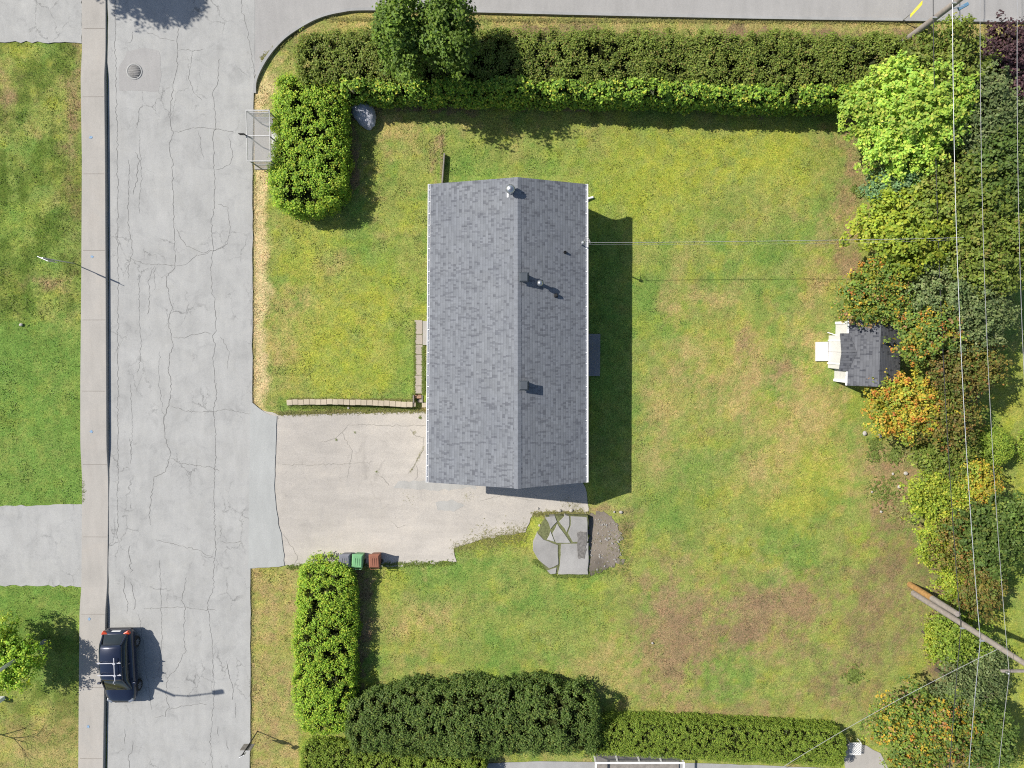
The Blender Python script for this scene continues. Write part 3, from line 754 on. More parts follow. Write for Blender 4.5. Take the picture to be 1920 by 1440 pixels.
# gutters: open troughs on hangers
def gutter(a, b_, side):
    g = MB(); d = side
    def ln(off, z0, z1, w):
        g.add([(a.x + d * off, a.y, z0), (b_.x + d * off, b_.y, z0), (b_.x + d * (off + w), b_.y, z0), (a.x + d * (off + w), a.y, z0), (a.x + d * off, a.y, z1), (b_.x + d * off, b_.y, z1), (b_.x + d * (off + w), b_.y, z1), (a.x + d * (off + w), a.y, z1)], [(0, 1, 2, 3), (7, 6, 5, 4), (0, 4, 5, 1), (1, 5, 6, 2), (2, 6, 7, 3), (3, 7, 4, 0)])
    ln(-0.02, EZ - 0.22, EZ - 0.035, 0.03)      # fascia
    ln(0.013, EZ - 0.14, EZ - 0.12, 0.10)      # floor
    ln(0.113, EZ - 0.14, EZ - 0.005, 0.032)       # lip
    k = 26
    for i in range(k):
        t = (i + .5) / k; p = a.lerp(b_, t)
        g.box((p.x + d * 0.063, p.y, EZ - 0.02), (0.10, 0.03, 0.012))
    for p, s_ in ((a, 1), (b_, -1)): g.box((p.x + d * 0.06, p.y - s_ * .01, EZ - 0.075), (0.12, 0.018, 0.14))
    o = g.build('gutter', MAT['white'], house)
    bm = bmesh.new(); bm.from_mesh(o.data); bmesh.ops.recalc_face_normals(bm, faces=bm.faces); bm.to_mesh(o.data); bm.free()
gutter(lt_, lb_, -1); gutter(rt_, rb_, 1)
# downspout with its foot kicked out over the lawn
ds = MB(); yd = P(1103, 374, 1).y
wx = rt_.x - 0.45
ds.tube([(rt_.x + 0.06, yd, EZ - .15), (rt_.x - 0.0, yd, EZ - .4), (wx + 0.07, yd, EZ - 0.7), (wx + .07, yd, 0.45), (wx + .25, yd + .02, 0.22), (P(1112, 369.5, .1).x, P(1112, 369.5, .1).y, 0.09)], 0.06, 8)
ds.build('downspout', MAT['white'], house)
# walls
lw = max(lt_.x, lb_.x) + 0.55; rw_ = wx; yn, ys2 = yt - 0.35, yb + 0.35
wl = MB()
def gable_z(x):
    return EZ - .2 + (RZ - EZ) * ((x - lt_.x) / (gt_.x - lt_.x) if x < gt_.x else (rt_.x - x) / (rt_.x - gt_.x))
fp = [(lw, yn), (lw, ys2), (rw_, ys2), (rw_, yn)]
g0 = -0.6
def wallbox(x0, y0, x1, y1, z0, z1): wl.box(((x0 + x1) / 2, (y0 + y1) / 2, (z0 + z1) / 2), (abs(x1 - x0), abs(y1 - y0), z1 - z0))
wallbox(lw, yn - .2, lw + .2, ys2 + .2, g0, EZ - .08); wallbox(rw_ - .2, yn - .2, rw_, ys2 + .2, g0, EZ - .08)
for y0, y1 in ((yn - .2, yn), (ys2, ys2 + .2)):
    vs = []
    for y in (y0, y1): vs += [(lw, y, g0), (rw_, y, g0), (rw_, y, gable_z(rw_)), (gt_.x, y, RZ - .2), (lw, y, gable_z(lw))]
    wl.add(vs, [(0, 1, 2, 3, 4), (9, 8, 7, 6, 5), (0, 5, 6, 1), (1, 6, 7, 2), (2, 7, 8, 3), (3, 8, 9, 4), (4, 9, 5, 0)])
o = wl.build('wall', MAT['siding'], house)
bm = bmesh.new(); bm.from_mesh(o.data); bmesh.ops.recalc_face_normals(bm, faces=bm.faces); bm.to_mesh(o.data); bm.free()
def win(x, y, w, h, zc, ax):
    f = MB()
    if ax == 'x':
        sgn = -1 if x < 0 else 1
        f.box((x + sgn * .012, y, zc), (0.05, w + .14, h + .14))
        fo = f.build('window', MAT['white'], house)
        p_ = MB()
        for s_ in (-1, 1): MB().box((x + sgn * .022, y + s_ * w / 4, zc), (0.05, w / 2 - .04, h)).build('pane', MAT['curtain'], fo)
        MB().box((x + sgn * .05, y, zc - h / 2 - .09), (0.14, w + .2, .05)).build('sill', MAT['white'], fo)
for y in (6.0, 3.2, -2.0): win(lw, y, 1.6, 1.1, 1.7, 'x')
for y in (6.3, 3.6, -3.0): win(rw_, y, 1.4, 1.0, 1.75, 'x')
dr = MB().box((lw - .01, P(800, 625).y, 1.2), (.06, 0.95, 2.05)).build('door', MAT['white'], house)
MB().lathe([(.03, 0), (.03, .05)], (lw - .06, P(800, 625).y + .36, 1.1), 10).build('handle', MAT['metal'], dr)
dr = MB().box((rw_ + .01, P(1100, 665).y, 1.15), (.06, 0.9, 2.0)).build('door', MAT['white'], house)
MB().lathe([(.03, 0), (.03, .05)], (rw_ + .06, P(1100, 665).y + .34, 1.1), 10).build('handle', MAT['metal'], dr)
gd = MB()
for i in range(4): gd.box((-0.8, ys2 - .02, -0.1 + i * .52), (2.6, .05, .5))
gd.build('garage_door', MAT['white'], house, bevel=.01)
# vents on the roof
def rz_at(x):
    return RZ - (RZ - EZ) * ((gt_.x - x) / (gt_.x - lt_.x) if x < gt_.x else (x - gt_.x) / (rt_.x - gt_.x))
def onroof(px, py, dz=0.0):
    p = P(px, py, 4)
    for _ in range(5): p = P(px, py, rz_at(p.x) + dz)
    return p
c = onroof(957, 358)
MB().lathe([(.2, -.15), (.17, .10), (.13, .14), (.13, .34)], c, 20).build('vent_base', MAT['galv'], house)
tv = MB().lathe([(.14, .32), (.21, .38), (.235, .47), (.20, .56), (.11, .62), (.02, .64)], c, 20)
tv = tv.build('turbine_vent', MAT['metal'], house)
fn = MB()
for k in range(16):
    an = k / 16 * 6.283
    fn.box((c.x + .222 * math.cos(an), c.y + .222 * math.sin(an), c.z + .47), (.03, .008, .17), an + .6)
fn.build('fins', MAT['galv'], tv)
p0 = onroof(952, 366)
MB().box((p0.x, p0.y, p0.z + .03), (.08, .24, .05), 0.0).build('vent_bracket', MAT['white'], house)
for px, py in ((982, 521), (982, 722)):
    c = onroof(px, py)
    v = MB().box((c.x, c.y, c.z + .10), (.36, .36, .5)).build('box_vent', MAT['vent_dark'], house, bevel=.01)
    MB().box((c.x, c.y, c.z + .40), (.50, .50, .10), 0, None, 0.7).build('hood', MAT['vent_dark'], v, bevel=.008)
c = onroof(1012, 532)
ch = MB().lathe([(.14, -.15), (.09, .1), (.085, .45)], c, 18).build('flue_pipe', MAT['galv'], house)
MB().lathe([(.12, .43), (.155, .46), (.155, .5), (.05, .58), (.01, .585)], c, 20).build('flue_cap', MAT['metal'], ch)
c = onroof(1059, 473)
MB().lathe([(.12, -.12), (.07, .05), (.055, .16), (.042, .16), (.042, .02)], c, 16).build('plumbing_vent', MAT['black'], house)
c = onroof(1042, 554)
MB().box((c.x, c.y, c.z + .07), (.22, .20, .24), 0.3, None, .7).build('shadow_spot_box', MAT['black'], house, bevel=.02)  # solid black box standing in for a dark shadow spot on the shingles
# service mast and weatherhead
ma = P(1093, 455, EZ + 0.9)
mast = MB().tube([(ma.x, ma.y, 1.2), (ma.x, ma.y, EZ + .85)], .035, 10).build('service_mast', MAT['galv'], house)
MB().lathe([(.05, 0), (.09, .04), (.085, .12), (.03, .17)], (ma.x, ma.y, EZ + .83), 14).build('weatherhead', MAT['galv'], mast)
lp = MB()
for k in range(3):
    pts = [(ma.x + .05, ma.y + (k - 1) * .03, EZ + .9)]
    for j in range(1, 7):
        t = j / 6
        pts.append((ma.x + .05 + .32 * t, ma.y + (k - 1) * .04 + .18 * math.sin(t * 3.14) * (1 + .5 * k) * .8, EZ + .9 - .25 * math.sin(t * 3.14)))
    lp.tube(pts, .01, 6)
lp.build('drip_loops', MAT['bare_wire'], mast)

# ------------------------------------------------------------------ the garden shed
SH = 2.1
shed = thing('garden_shed', 'small white garden shed with grey shingled roof half covered by berry trees', 'shed', tuple(P(1620, 660)))
sy0, sy1 = P(1590, 598, SH).y, P(1594, 723, SH).y
sx0 = (P(1588, 598, SH).x + P(1593, 723, SH).x) / 2; sxr = P(1650, 660, 3.0).x; sx1 = P(1688, 680, SH).x
RS = 3.0
A = Vector((sx0, sy0, SH)); B = Vector((sx0, sy1, SH)); Cc = Vector((sxr, sy1, RS)); D = Vector((sxr, sy0, RS))
slope('roof', A, B, Cc, D, shed, 'shed_shingle', .08)
slope('roof', Vector((sx1, sy0, SH)), Vector((sx1, sy1, SH)), Cc, D, shed, 'shed_shingle', .08)
# porch gable in the middle of the front
py0, py1, pym = P(1572, 625, SH).y, P(1576, 696, SH).y, 0
pym = (py0 + py1) / 2; pxf = P(1574, 660, SH).x; PR = SH + 0.24
slx = (RS - SH) / (sxr - sx0)
ax_ = sx0 + (PR - SH) / slx
slope('porch_roof', Vector((pxf, py0, SH + .03)), Vector((sx0 + .05, py0, SH + .03)), Vector((ax_, pym, PR + .03)), Vector((pxf, pym, PR + .03)), shed, 'shed_shingle', .06)
slope('porch_roof', Vector((pxf, py1, SH + .03)), Vector((sx0 + .05, py1, SH + .03)), Vector((ax_, pym, PR + .03)), Vector((pxf, pym, PR + .03)), shed, 'shed_shingle', .06)
wxs = P(1567, 612).x; wys0 = P(1567, 604).y; wys1 = P(1571, 714).y
sw = MB()
sw.box(((wxs + sx1 - .3) / 2, (wys0 + wys1) / 2, 1.0), (sx1 - .3 - wxs, wys0 - wys1, 2.05))
for y_ in (wys0 - .01, wys1 + .01):
    sw.add([(wxs, y_, 2.0), (sx1 - .3, y_, 2.0), (sxr, y_, RS - .12)], [(0, 1, 2)])
sw.build('wall', MAT['white_wood'], shed)
bx0 = P(1553, 660).x; by0, by1 = P(1553, 629).y, P(1556, 690).y
bw = MB().box(((bx0 + wxs + .2) / 2, (by0 + by1) / 2, 1.0), (wxs + .2 - bx0, by0 - by1, 2.02))
bw = bw.build('entrance_bay', MAT['white_wood'], shed, bevel=.01)
for s_ in (-1, 1): MB().box((bx0 - .012, (by0 + by1) / 2 + s_ * .31, 0.95), (.05, .6, 1.7)).build('door', MAT['white_wood'], shed, bevel=.01)
for y_ in (by0 - .28, by1 + .28): MB().box((bx0 - .02, y_, 1.0), (.07, .08, 1.95)).build('door_trim', MAT['white'], shed)
for y0, y1, xx in ((sy0, py0, sx0), (py1, sy1, sx0)):
    MB().box((xx - .03, (y0 + y1) / 2, SH - .06), (.05, abs(y1 - y0) - .02, .12)).build('fascia', MAT['white'], shed)
for y_, s_ in ((wys0, 1), (wys1, -1)):
    MB().box((wxs - .02, y_ - s_ * .05, 1.0), (.06, .14, 2.0)).build('corner_board', MAT['white'], shed)
rp = thing('plank_ramp', 'flat white board lying as a doorstep before the shed', 'ramp', tuple(P(1542, 659)))
a = P(1530.5, 641, .12); c = P(1553, 677, .12)
MB().box(((a.x + c.x) / 2 - .01, (a.y + c.y) / 2, .07), (c.x - a.x, a.y - c.y, .12), .02).build('board', MAT['white_wood'], rp, bevel=.01)
pk = thing('white_stake', 'thin white stake leaning beside the shed door bay', 'stake', tuple(P(1553, 624)))
MB().tube([tuple(P(1552, 623.5, 0)), tuple(P(1570, 629, .9))], .028, 6).build('stake', MAT['white'], pk)

# ------------------------------------------------------------------ bus shelter by the street
bsx = thing('bus_shelter', 'glass roofed bus shelter with pale metal frame against the hedge by the street', 'bus shelter', tuple(P(495, 265)))
RH = 2.25
q00, q11 = P(461.5, 207, RH), P(507, 302, RH)
fr = MB()
xs_ = (q00.x, q11.x); yy = (q00.y, (q00.y + q11.y) / 2 + .0, q11.y)
for y_ in yy: fr.box(((xs_[0] + xs_[1]) / 2, y_, RH), (xs_[1] - xs_[0], .05, .06))
for x_ in xs_: fr.box((x_, (yy[0] + yy[2]) / 2, RH), (.035, yy[0] - yy[2] + .06, .056))
plain('frame_grey', (.34, .34, .34), .5, .2)
fr.build('roof_frame', MAT['frame_grey'], bsx)
pn = MB()
for i in range(2): pn.box(((xs_[0] + xs_[1]) / 2, (yy[i] + yy[i + 1]) / 2, RH + .01), (xs_[1] - xs_[0] - .08, yy[i] - yy[i + 1] - .08, .012))
pn.build('roof_pane', MAT['shelter_glass'], bsx)
f0, f1 = Vector((q00.x + .05, q00.y - .05, 0)), Vector((q11.x - .05, q11.y + .05, 0))
sheet('floor_slab', [(478, 220), (512, 220), (512, 318), (478, 318)], 'concrete', .06, .5, 0.0, 0, flat, skirt=.08)
fl = bpy.data.objects[-1] if False else [o for o in col.objects if o.name.startswith('floor_slab')][0]
off = wloc(bsx)
for v_ in fl.data.vertices: v_.co -= off
fl.parent = bsx
ym = (f0.y + f1.y) / 2
for x_, y_ in ((f0.x, f0.y), (f0.x, ym), (f0.x, f1.y), (f1.x, f0.y), (f1.x, ym), (f1.x, f1.y)):
    MB().box((x_, y_, RH / 2 + .02), (.05, .05, RH - .08)).build('post', MAT['frame_grey'], bsx)
for y_ in (f0.y, f1.y):
    for z_ in (.35, 1.2, 2.0): MB().box(((f0.x + f1.x) / 2, y_, z_), (f1.x - f0.x - .06, .05, .05)).build('side_rail', MAT['frame_grey'], bsx)
    MB().box(((f0.x + f1.x) / 2, y_ + .004, 1.15), (f1.x - f0.x - .08, .012, 1.6)).build('side_pane', MAT['shelter_glass'], bsx)
MB().box((f1.x - .25, (f0.y + f1.y) / 2, .48), (.35, 1.6, .05)).build('bench', MAT['frame_grey'], bsx, bevel=.01)
sg = MB().tube([(xs_[0] - .02, yy[1], RH - .1), (xs_[0] - .02, yy[1], RH + .35)], .03, 8)
sg.box((xs_[0] - .17, yy[1] + .03, RH + .2), (.30, .03, .3))
sg.build('flag_sign', MAT['black'], bsx)

# ------------------------------------------------------------------ foliage
def unit(a): return a / np.maximum(1e-9, np.linalg.norm(a, axis=-1, keepdims=True))
def leaf_object(name, pts, nrm, size, colr, parent=None, aspect=0.72):
    n = len(pts)
    t = unit(np.cross(nrm, rng.normal(size=(n, 3)))); bt = np.cross(nrm, t)
    s = size[:, None]
    v = np.empty((n, 4, 3), np.float32)
    v[:, 0] = pts - t * s * .5; v[:, 1] = pts + bt * s * aspect * .5 + nrm * s * .08 + t * s * .08
    v[:, 2] = pts + t * s * .5 - nrm * s * .15; v[:, 3] = pts - bt * s * aspect * .5 + nrm * s * .08 + t * s * .08
    if parent is not None: v -= np.array(wloc(parent), np.float32)
    me = bpy.data.meshes.new(name)
    me.vertices.add(n * 4); me.vertices.foreach_set('co', v.reshape(-1))
    me.loops.add(n * 4); me.polygons.add(n)
    me.loops.foreach_set('vertex_index', np.arange(n * 4, dtype=np.int32))
    me.polygons.foreach_set('loop_start', (np.arange(n) * 4).astype(np.int32))
    a = me.color_attributes.new('Col', 'FLOAT_COLOR', 'POINT')
    cc = np.repeat(np.concatenate([colr, np.ones((n, 1))], 1)[:, None, :], 4, 1)
    a.data.foreach_set('color', cc.reshape(-1).astype(np.float32))
    me.update(calc_edges=True)
    me.materials.append(LEAF)
    o = bpy.data.objects.new(name, me); col.objects.link(o)
    if parent is not None: o.parent = parent
    return o
# real leaf colours (reflectance)
PAL = {
 'lime': [((.24, .355, .05), 5), ((.18, .295, .05), 4), ((.30, .355, .065), 2)],
 'hedge': [((.195, .30, .03), 5), ((.14, .245, .027), 4), ((.29, .355, .04), 2.4), ((.08, .15, .02), .8)],
 'cedar': [((.125, .19, .02), 5), ((.085, .14, .02), 4), ((.18, .22, .026), 2), ((.14, .11, .03), .5)],
 'vine': [((.21, .32, .04), 4), ((.09, .17, .025), 4), ((.34, .37, .05), 2), ((.13, .22, .03), 4)],
 'dark': [((.06, .10, .022), 5), ((.085, .13, .03), 3), ((.11, .14, .03), 1)],
 'olive': [((.10, .14, .025), 5), ((.13, .17, .03), 3), ((.16, .18, .04), 1.2), ((.14, .12, .035), .5)],
 'blue': [((.085, .16, .075), 5), ((.12, .20, .09), 3), ((.16, .24, .08), 1)],
 'ygreen': [((.20, .25, .028), 5), ((.14, .20, .026), 4), ((.27, .29, .04), 2)],
 'rowan': [((.12, .17, .03), 5), ((.09, .15, .035), 4), ((.20, .19, .03), 2), ((.36, .24, .03), 1.1), ((.22, .14, .07), .9)],
 'berry': [((.26, .24, .03), 4), ((.15, .20, .03), 5), ((.42, .22, .04), 1.6), ((.36, .29, .04), 2.4)],
 'rust': [((.12, .10, .03), 3), ((.15, .13, .03), 3), ((.09, .12, .025), 5), ((.20, .11, .035), .6)],
 'leafdark': [((.075, .125, .02), 5), ((.11, .17, .025), 3), ((.05, .09, .016), 3)],
 'purple': [((.055, .03, .038), 5), ((.08, .045, .05), 3), ((.04, .025, .03), 3)],
 'grey': [((.11, .145, .055), 5), ((.08, .115, .045), 4), ((.15, .18, .08), 1.5)],
 'clip': [((.14, .20, .026), 5), ((.10, .16, .022), 4), ((.20, .25, .04), 2)],
}
def colours(pal, clump_id, ncl, cw=0.55):
    p = PAL[pal]; base = np.array([c for c, _ in p]); w = np.array([k for _, k in p], float); w /= w.sum()
    cid = rng.choice(len(p), ncl, p=w)[clump_id]; own = rng.choice(len(p), len(clump_id), p=w)
    pick = np.where(rng.random(len(clump_id)) < cw, cid, own)
    c = np.minimum(.62, base[pick] * np.array([1.72, 1.66, 1.6]) * (0.75 + 0.5 * rng.random((len(clump_id), 1))))
    g = (0.85 + 0.3 * rng.random(ncl))[clump_id][:, None]
    return c * g * (0.94 + .12 * rng.random((len(clump_id), 3)))
def clumps_to_leaves(cen, out, rad_, per, size, pal, cw=.55, rnd=.75, upb=.35):
    """cen centres, out outward directions: leaves on the outer side of every clump"""
    ncl = len(cen); cid = np.repeat(np.arange(ncl), per)
    d = unit(rng.normal(size=(len(cid), 3)) + out[cid] * .9)
    r = rad_[cid] * (0.25 + 1.15 * rng.random(len(cid)))
    p = cen[cid] + d * r[:, None]
    nr = unit(d * .35 + out[cid] * .35 + np.array([-.22, .1, upb + .25]) + rng.normal(size=d.shape) * rnd * .5)
    s = size * (0.65 + .7 * rng.random(len(cid)))
    return p, nr, s, colours(pal, cid, ncl, cw)
def limb_mesh(c, base, rx, rz, nl, rs, tr=.13):
    b = MB(); top = Vector((c.x, c.y, c.z + rz * .25))
    mid = base.lerp(top, .5) + Vector((rs.normal() * .08, rs.normal() * .08, 0))
    b.tube([base - Vector((0, 0, .2)), base + Vector((0, 0, .25)), mid, top], [tr * 1.35, tr, tr * .72, tr * .3], 9)
    for i in range(nl):
        a = i / nl * 6.283 + rs.random(); s = base.lerp(top, .35 + .5 * rs.random())
        e_ = c + Vector((math.cos(a) * rx * .75, math.sin(a) * rx * .75, rz * (rs.random() * .9 - .2)))
        m_ = s.lerp(e_, .5) + Vector((0, 0, .15 * rx))
        b.tube([s, m_, e_], [tr * .45, tr * .3, tr * .08], 6)
    return b
def tree(name, px, py, rxp, ryp, hc, rz, pal, label, cat='tree', size=.2, dens=150, lump=.5, berries=None, group=None, rough=.28, cw=.55, seed=None, trunk='bark'):
    """px,py: where the middle of the crown shows in the photo; hc: height of that middle"""
    size *= .74; dens *= 1.9; lump *= .85
    if px > 1730 and rough > .1: rxp *= 1.16; ryp *= 1.16
    c = P(px, py, hc); k = (HCAM - hc) / FPX
    rx, ry = rxp * k, ryp * k
    rs = np.random.default_rng(seed if seed is not None else abs(int(px * 7 + py)))
    base = Vector((c.x, c.y, 0))
    t = thing(name, label, cat, (c.x, c.y, 0), 0, group)
    limb_mesh(c, base, min(rx, ry), rz, 7, rs, .05 + .03 * min(rx, ry)).build('trunk', MAT[trunk], t)
    area = 2.6 * math.pi * ((rx * ry) ** .5) * ((rx * ry) ** .5 + rz) * .5
    rc_ = lump * .55
    ncl = int(area / (rc_ ** 2 * 1.5))
    d = unit(rng.normal(size=(ncl, 3))); d[:, 2] = np.where(d[:, 2] < -.3, -d[:, 2], d[:, 2])
    R3 = np.array([rx, ry, rz]); cc0 = np.array([c.x, c.y, c.z])
    nbh = 1 if rough < .1 else int(5 + rough * 14 + rs.integers(0, 3))
    if nbh == 1:
        bc_ = np.zeros((1, 3)); br_ = np.array([1.0])
    else:
        ga = np.arange(nbh) * 2.39996 + rs.random() * 6; gr = .62 * np.sqrt((np.arange(nbh) + .3) / nbh)
        bc_ = np.stack([np.cos(ga) * gr * (.8 + .45 * rs.random(nbh)), np.sin(ga) * gr * (.8 + .45 * rs.random(nbh)), .25 * (1 - gr * 1.5) + .28 * (rs.random(nbh) - .5)], 1)
        br_ = .34 + .24 * rs.random(nbh)
    bi = rng.choice(nbh, ncl, p=br_ ** 2 / (br_ ** 2).sum())
    f = (1 - .28 * rng.random(ncl) ** 1.6) * (1 + .16 * rng.normal(size=ncl) * (nbh > 1))
    rel = bc_[bi] + d * (f * br_[bi])[:, None]
    cen = cc0 + rel * np.maximum(.2, R3 - rc_ * .6) * (1.17 if nbh > 1 else 1.0)
    cen[:, 2] = np.maximum(cen[:, 2], .25)
    rr = rc_ * (.7 + .7 * rng.random(ncl))
    per = max(6, int(dens * area / ncl))
    p, nr, s, cl = clumps_to_leaves(cen, d, rr, per, size, pal, cw)
    cl = cl * np.repeat((.82 + .36 * rs.random(nbh))[bi], per)[:, None]
    # inner fill: enlarged leaves added so the crown casts a denser shadow
    m_ = int(len(p) * .25); j = rng.integers(0, len(p), m_); cc = np.array([c.x, c.y, c.z])
    p2 = cc + (p[j] - cc) * (.55 + .3 * rng.random((m_, 1)))
    P_ = np.concatenate([p, p2]); Nn = np.concatenate([nr, unit(rng.normal(size=(m_, 3)) + np.array([0, 0, .6]))]); S = np.concatenate([s, s[j] * 2.0]); Cl = np.concatenate([cl, cl[j] * .9])
    leaf_object('crown', P_, Nn, S, Cl, t)
    if berries:
        nb_ = berries; j = rng.choice(np.where(d[:, 2] > -.05)[0], nb_)
        cen2 = cen[j] + d[j] * rr[j][:, None] * .95
        cid = np.repeat(np.arange(nb_), 16)
        pp = cen2[cid] + rng.normal(size=(len(cid), 3)) * .075
        bc = np.array([(.62, .26, .06), (.66, .38, .06), (.55, .20, .06)])[rng.integers(0, 3, len(cid))]
        ob_ = leaf_object('berries', pp, unit(rng.normal(size=pp.shape) + np.array([-.3, .1, .9])), .08 + .04 * rng.random(len(cid)), bc, t, .9); ob_['kind'] = 'stuff'
    return t
def hedge(name, line, hw, h, pal, label, size=.11, dens=330, lump=.34, rough=.12, round_=.35, cat='hedge', rnd=.75, z0=0.05, cw=.55, endcap=True):
    """line: centre line (world), hw: half width, h: height"""
    size *= .6; dens *= 2.9; lump *= .78; cw *= .5
    pts = [Vector(p[:2]) for p in line]
    seg = [(pts[i + 1] - pts[i]).length for i in range(len(pts) - 1)]; cum = np.concatenate([[0], np.cumsum(seg)]); Lh = cum[-1]
    hwf = hw if hasattr(hw, '__len__') else [hw] * len(pts); hf = h if hasattr(h, '__len__') else [h] * len(pts)
    hm = float(np.mean(hf)); wm = float(np.mean(hwf))
    per_len = 2 * wm + 2 * hm; cap = 2 * (2 * wm * hm)
    area = Lh * per_len + (cap if endcap else 0); rc_ = lump * .55
    ncl = int(area / (rc_ ** 2 * 1.6))
    s = rng.random(ncl) * Lh
    ptx = np.array([[p.x, p.y] for p in pts])
    cx = np.interp(s, cum, ptx[:, 0]); cy = np.interp(s, cum, ptx[:, 1])
    W_ = np.interp(s, cum, hwf); H_ = np.interp(s, cum, hf)
    i = np.clip(np.searchsorted(cum, s) - 1, 0, len(seg) - 1)
    tg = unit(np.diff(ptx, axis=0))[i]; nn = np.stack([-tg[:, 1], tg[:, 0]], 1)
    # position round the section
    u = rng.random(ncl) * per_len
    side = np.where(u < hm, -1, np.where(u < 2 * hm, 1, 0))
    lat = np.where(side != 0, side * 1.0, (u - 2 * hm) / wm - 1); zz = np.where(side == -1, u / hm, np.where(side == 1, (u - hm) / hm, 1.0))
    # superellipse rounding of the shoulders
    z_ = np.where(side == 0, 1 - round_ * np.abs(lat) ** 4 * .55, zz * (1 - round_ * .5)); l_ = np.where(side == 0, lat, lat * (1 - .0 * zz))
    out = np.stack([nn[:, 0] * np.where(side != 0, side, lat * .5), nn[:, 1] * np.where(side != 0, side, lat * .5), np.where(side == 0, 1.0, .25)], 1)
    wob = 1 + rough * (2 * fbm(s + 50, zz * 2 + side * 9, .9, 77, 3) - 1) * 1.6
    hob = 1 + rough * (2 * fbm(cx, cy, 1.1, 78, 3) - 1) * 1.2
    cxx = cx + nn[:, 0] * l_ * (W_ * wob - rc_ * .7); cyy = cy + nn[:, 1] * l_ * (W_ * wob - rc_ * .7)
    czz = np.maximum(z0, z_ * (H_ * hob - rc_ * .6))
    if endcap:   # rounded ends
        k = int(ncl * cap / area)
        j = rng.choice(ncl, k, replace=False); e_ = rng.random(k) < .5
        la = rng.random(k) * 2 - 1; za = rng.random(k)
        ce = np.where(e_[:, None], ptx[0], ptx[-1]); te = np.where(e_[:, None], -unit(ptx[1] - ptx[0])[None], unit(ptx[-1] - ptx[-2])[None])
        wE = np.where(e_, hwf[0], hwf[-1]); hE = np.where(e_, hf[0], hf[-1]); ne = np.stack([-te[:, 1], te[:, 0]], 1)
        tp = rng.random(k) < .5; qq = np.where(tp, np.sqrt(rng.random(k)), 1.0); za = np.where(tp, 1.0, za)
        bul = np.sqrt(np.clip(1 - la ** 2, 0, 1)) * wE * .45 * (1 - .3 * (za * qq) ** 3) * qq
        cxx[j] = ce[:, 0] + ne[:, 0] * la * (wE - rc_ * .6) + te[:, 0] * bul; cyy[j] = ce[:, 1] + ne[:, 1] * la * (wE - rc_ * .6) + te[:, 1] * bul
        czz[j] = np.maximum(z0, za * (hE - rc_ * .7) * np.where(tp, 1 - .3 * qq ** 4, 1));  out[j] = np.stack([te[:, 0] + ne[:, 0] * la * .6, te[:, 1] + ne[:, 1] * la * .6, .2 + .6 * za ** 3], 1)
    cen = np.stack([cxx, cyy, czz], 1); out = unit(out)
    rr = rc_ * (.75 + .6 * rng.random(ncl)); per = max(6, int(dens * area / ncl))
    p, nr, sz, cl = clumps_to_leaves(cen, out, rr, per, size, pal, cw, rnd)
    # oversized dark leaves inside, added to make the hedge's shadow solid
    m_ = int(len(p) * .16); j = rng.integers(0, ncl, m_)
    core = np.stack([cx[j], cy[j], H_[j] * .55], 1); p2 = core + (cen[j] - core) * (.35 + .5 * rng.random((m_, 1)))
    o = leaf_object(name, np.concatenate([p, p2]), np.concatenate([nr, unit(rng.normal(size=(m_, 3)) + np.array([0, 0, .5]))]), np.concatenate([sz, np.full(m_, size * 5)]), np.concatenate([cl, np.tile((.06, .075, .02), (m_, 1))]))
    return setp(o, label, cat)
def pl(*pts, h=2.0): return [P(x, y, h).to_2d() for x, y in pts]
# north hedge with creeper on the garden face
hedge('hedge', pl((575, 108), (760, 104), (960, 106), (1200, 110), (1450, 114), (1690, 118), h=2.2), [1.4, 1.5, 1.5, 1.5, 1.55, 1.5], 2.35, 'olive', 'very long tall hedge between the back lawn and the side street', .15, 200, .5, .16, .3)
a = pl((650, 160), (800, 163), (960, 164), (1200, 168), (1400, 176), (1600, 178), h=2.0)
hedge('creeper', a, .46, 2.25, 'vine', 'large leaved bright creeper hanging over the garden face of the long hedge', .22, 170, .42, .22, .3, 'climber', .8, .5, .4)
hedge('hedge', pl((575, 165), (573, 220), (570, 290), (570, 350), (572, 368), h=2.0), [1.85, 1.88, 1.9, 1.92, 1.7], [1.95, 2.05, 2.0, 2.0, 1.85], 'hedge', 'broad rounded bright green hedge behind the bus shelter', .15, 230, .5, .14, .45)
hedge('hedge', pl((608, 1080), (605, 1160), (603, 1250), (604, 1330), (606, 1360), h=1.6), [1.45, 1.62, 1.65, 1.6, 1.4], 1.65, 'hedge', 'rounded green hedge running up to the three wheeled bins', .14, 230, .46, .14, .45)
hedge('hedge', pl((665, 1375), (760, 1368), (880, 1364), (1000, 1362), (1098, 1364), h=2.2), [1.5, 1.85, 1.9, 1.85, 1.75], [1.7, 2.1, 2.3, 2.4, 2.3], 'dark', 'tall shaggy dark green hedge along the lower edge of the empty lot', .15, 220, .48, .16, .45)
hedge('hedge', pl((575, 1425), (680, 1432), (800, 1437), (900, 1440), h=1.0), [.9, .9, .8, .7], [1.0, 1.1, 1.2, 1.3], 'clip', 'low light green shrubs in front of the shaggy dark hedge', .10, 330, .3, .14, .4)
hedge('hedge', pl((1120, 1388), (1300, 1394), (1450, 1402), (1575, 1408), h=1.4), [.95, 1.05, 1.05, 1.0], 1.45, 'clip', 'neatly clipped low green hedge beside the grey paved path', .085, 480, .22, .05, .25)

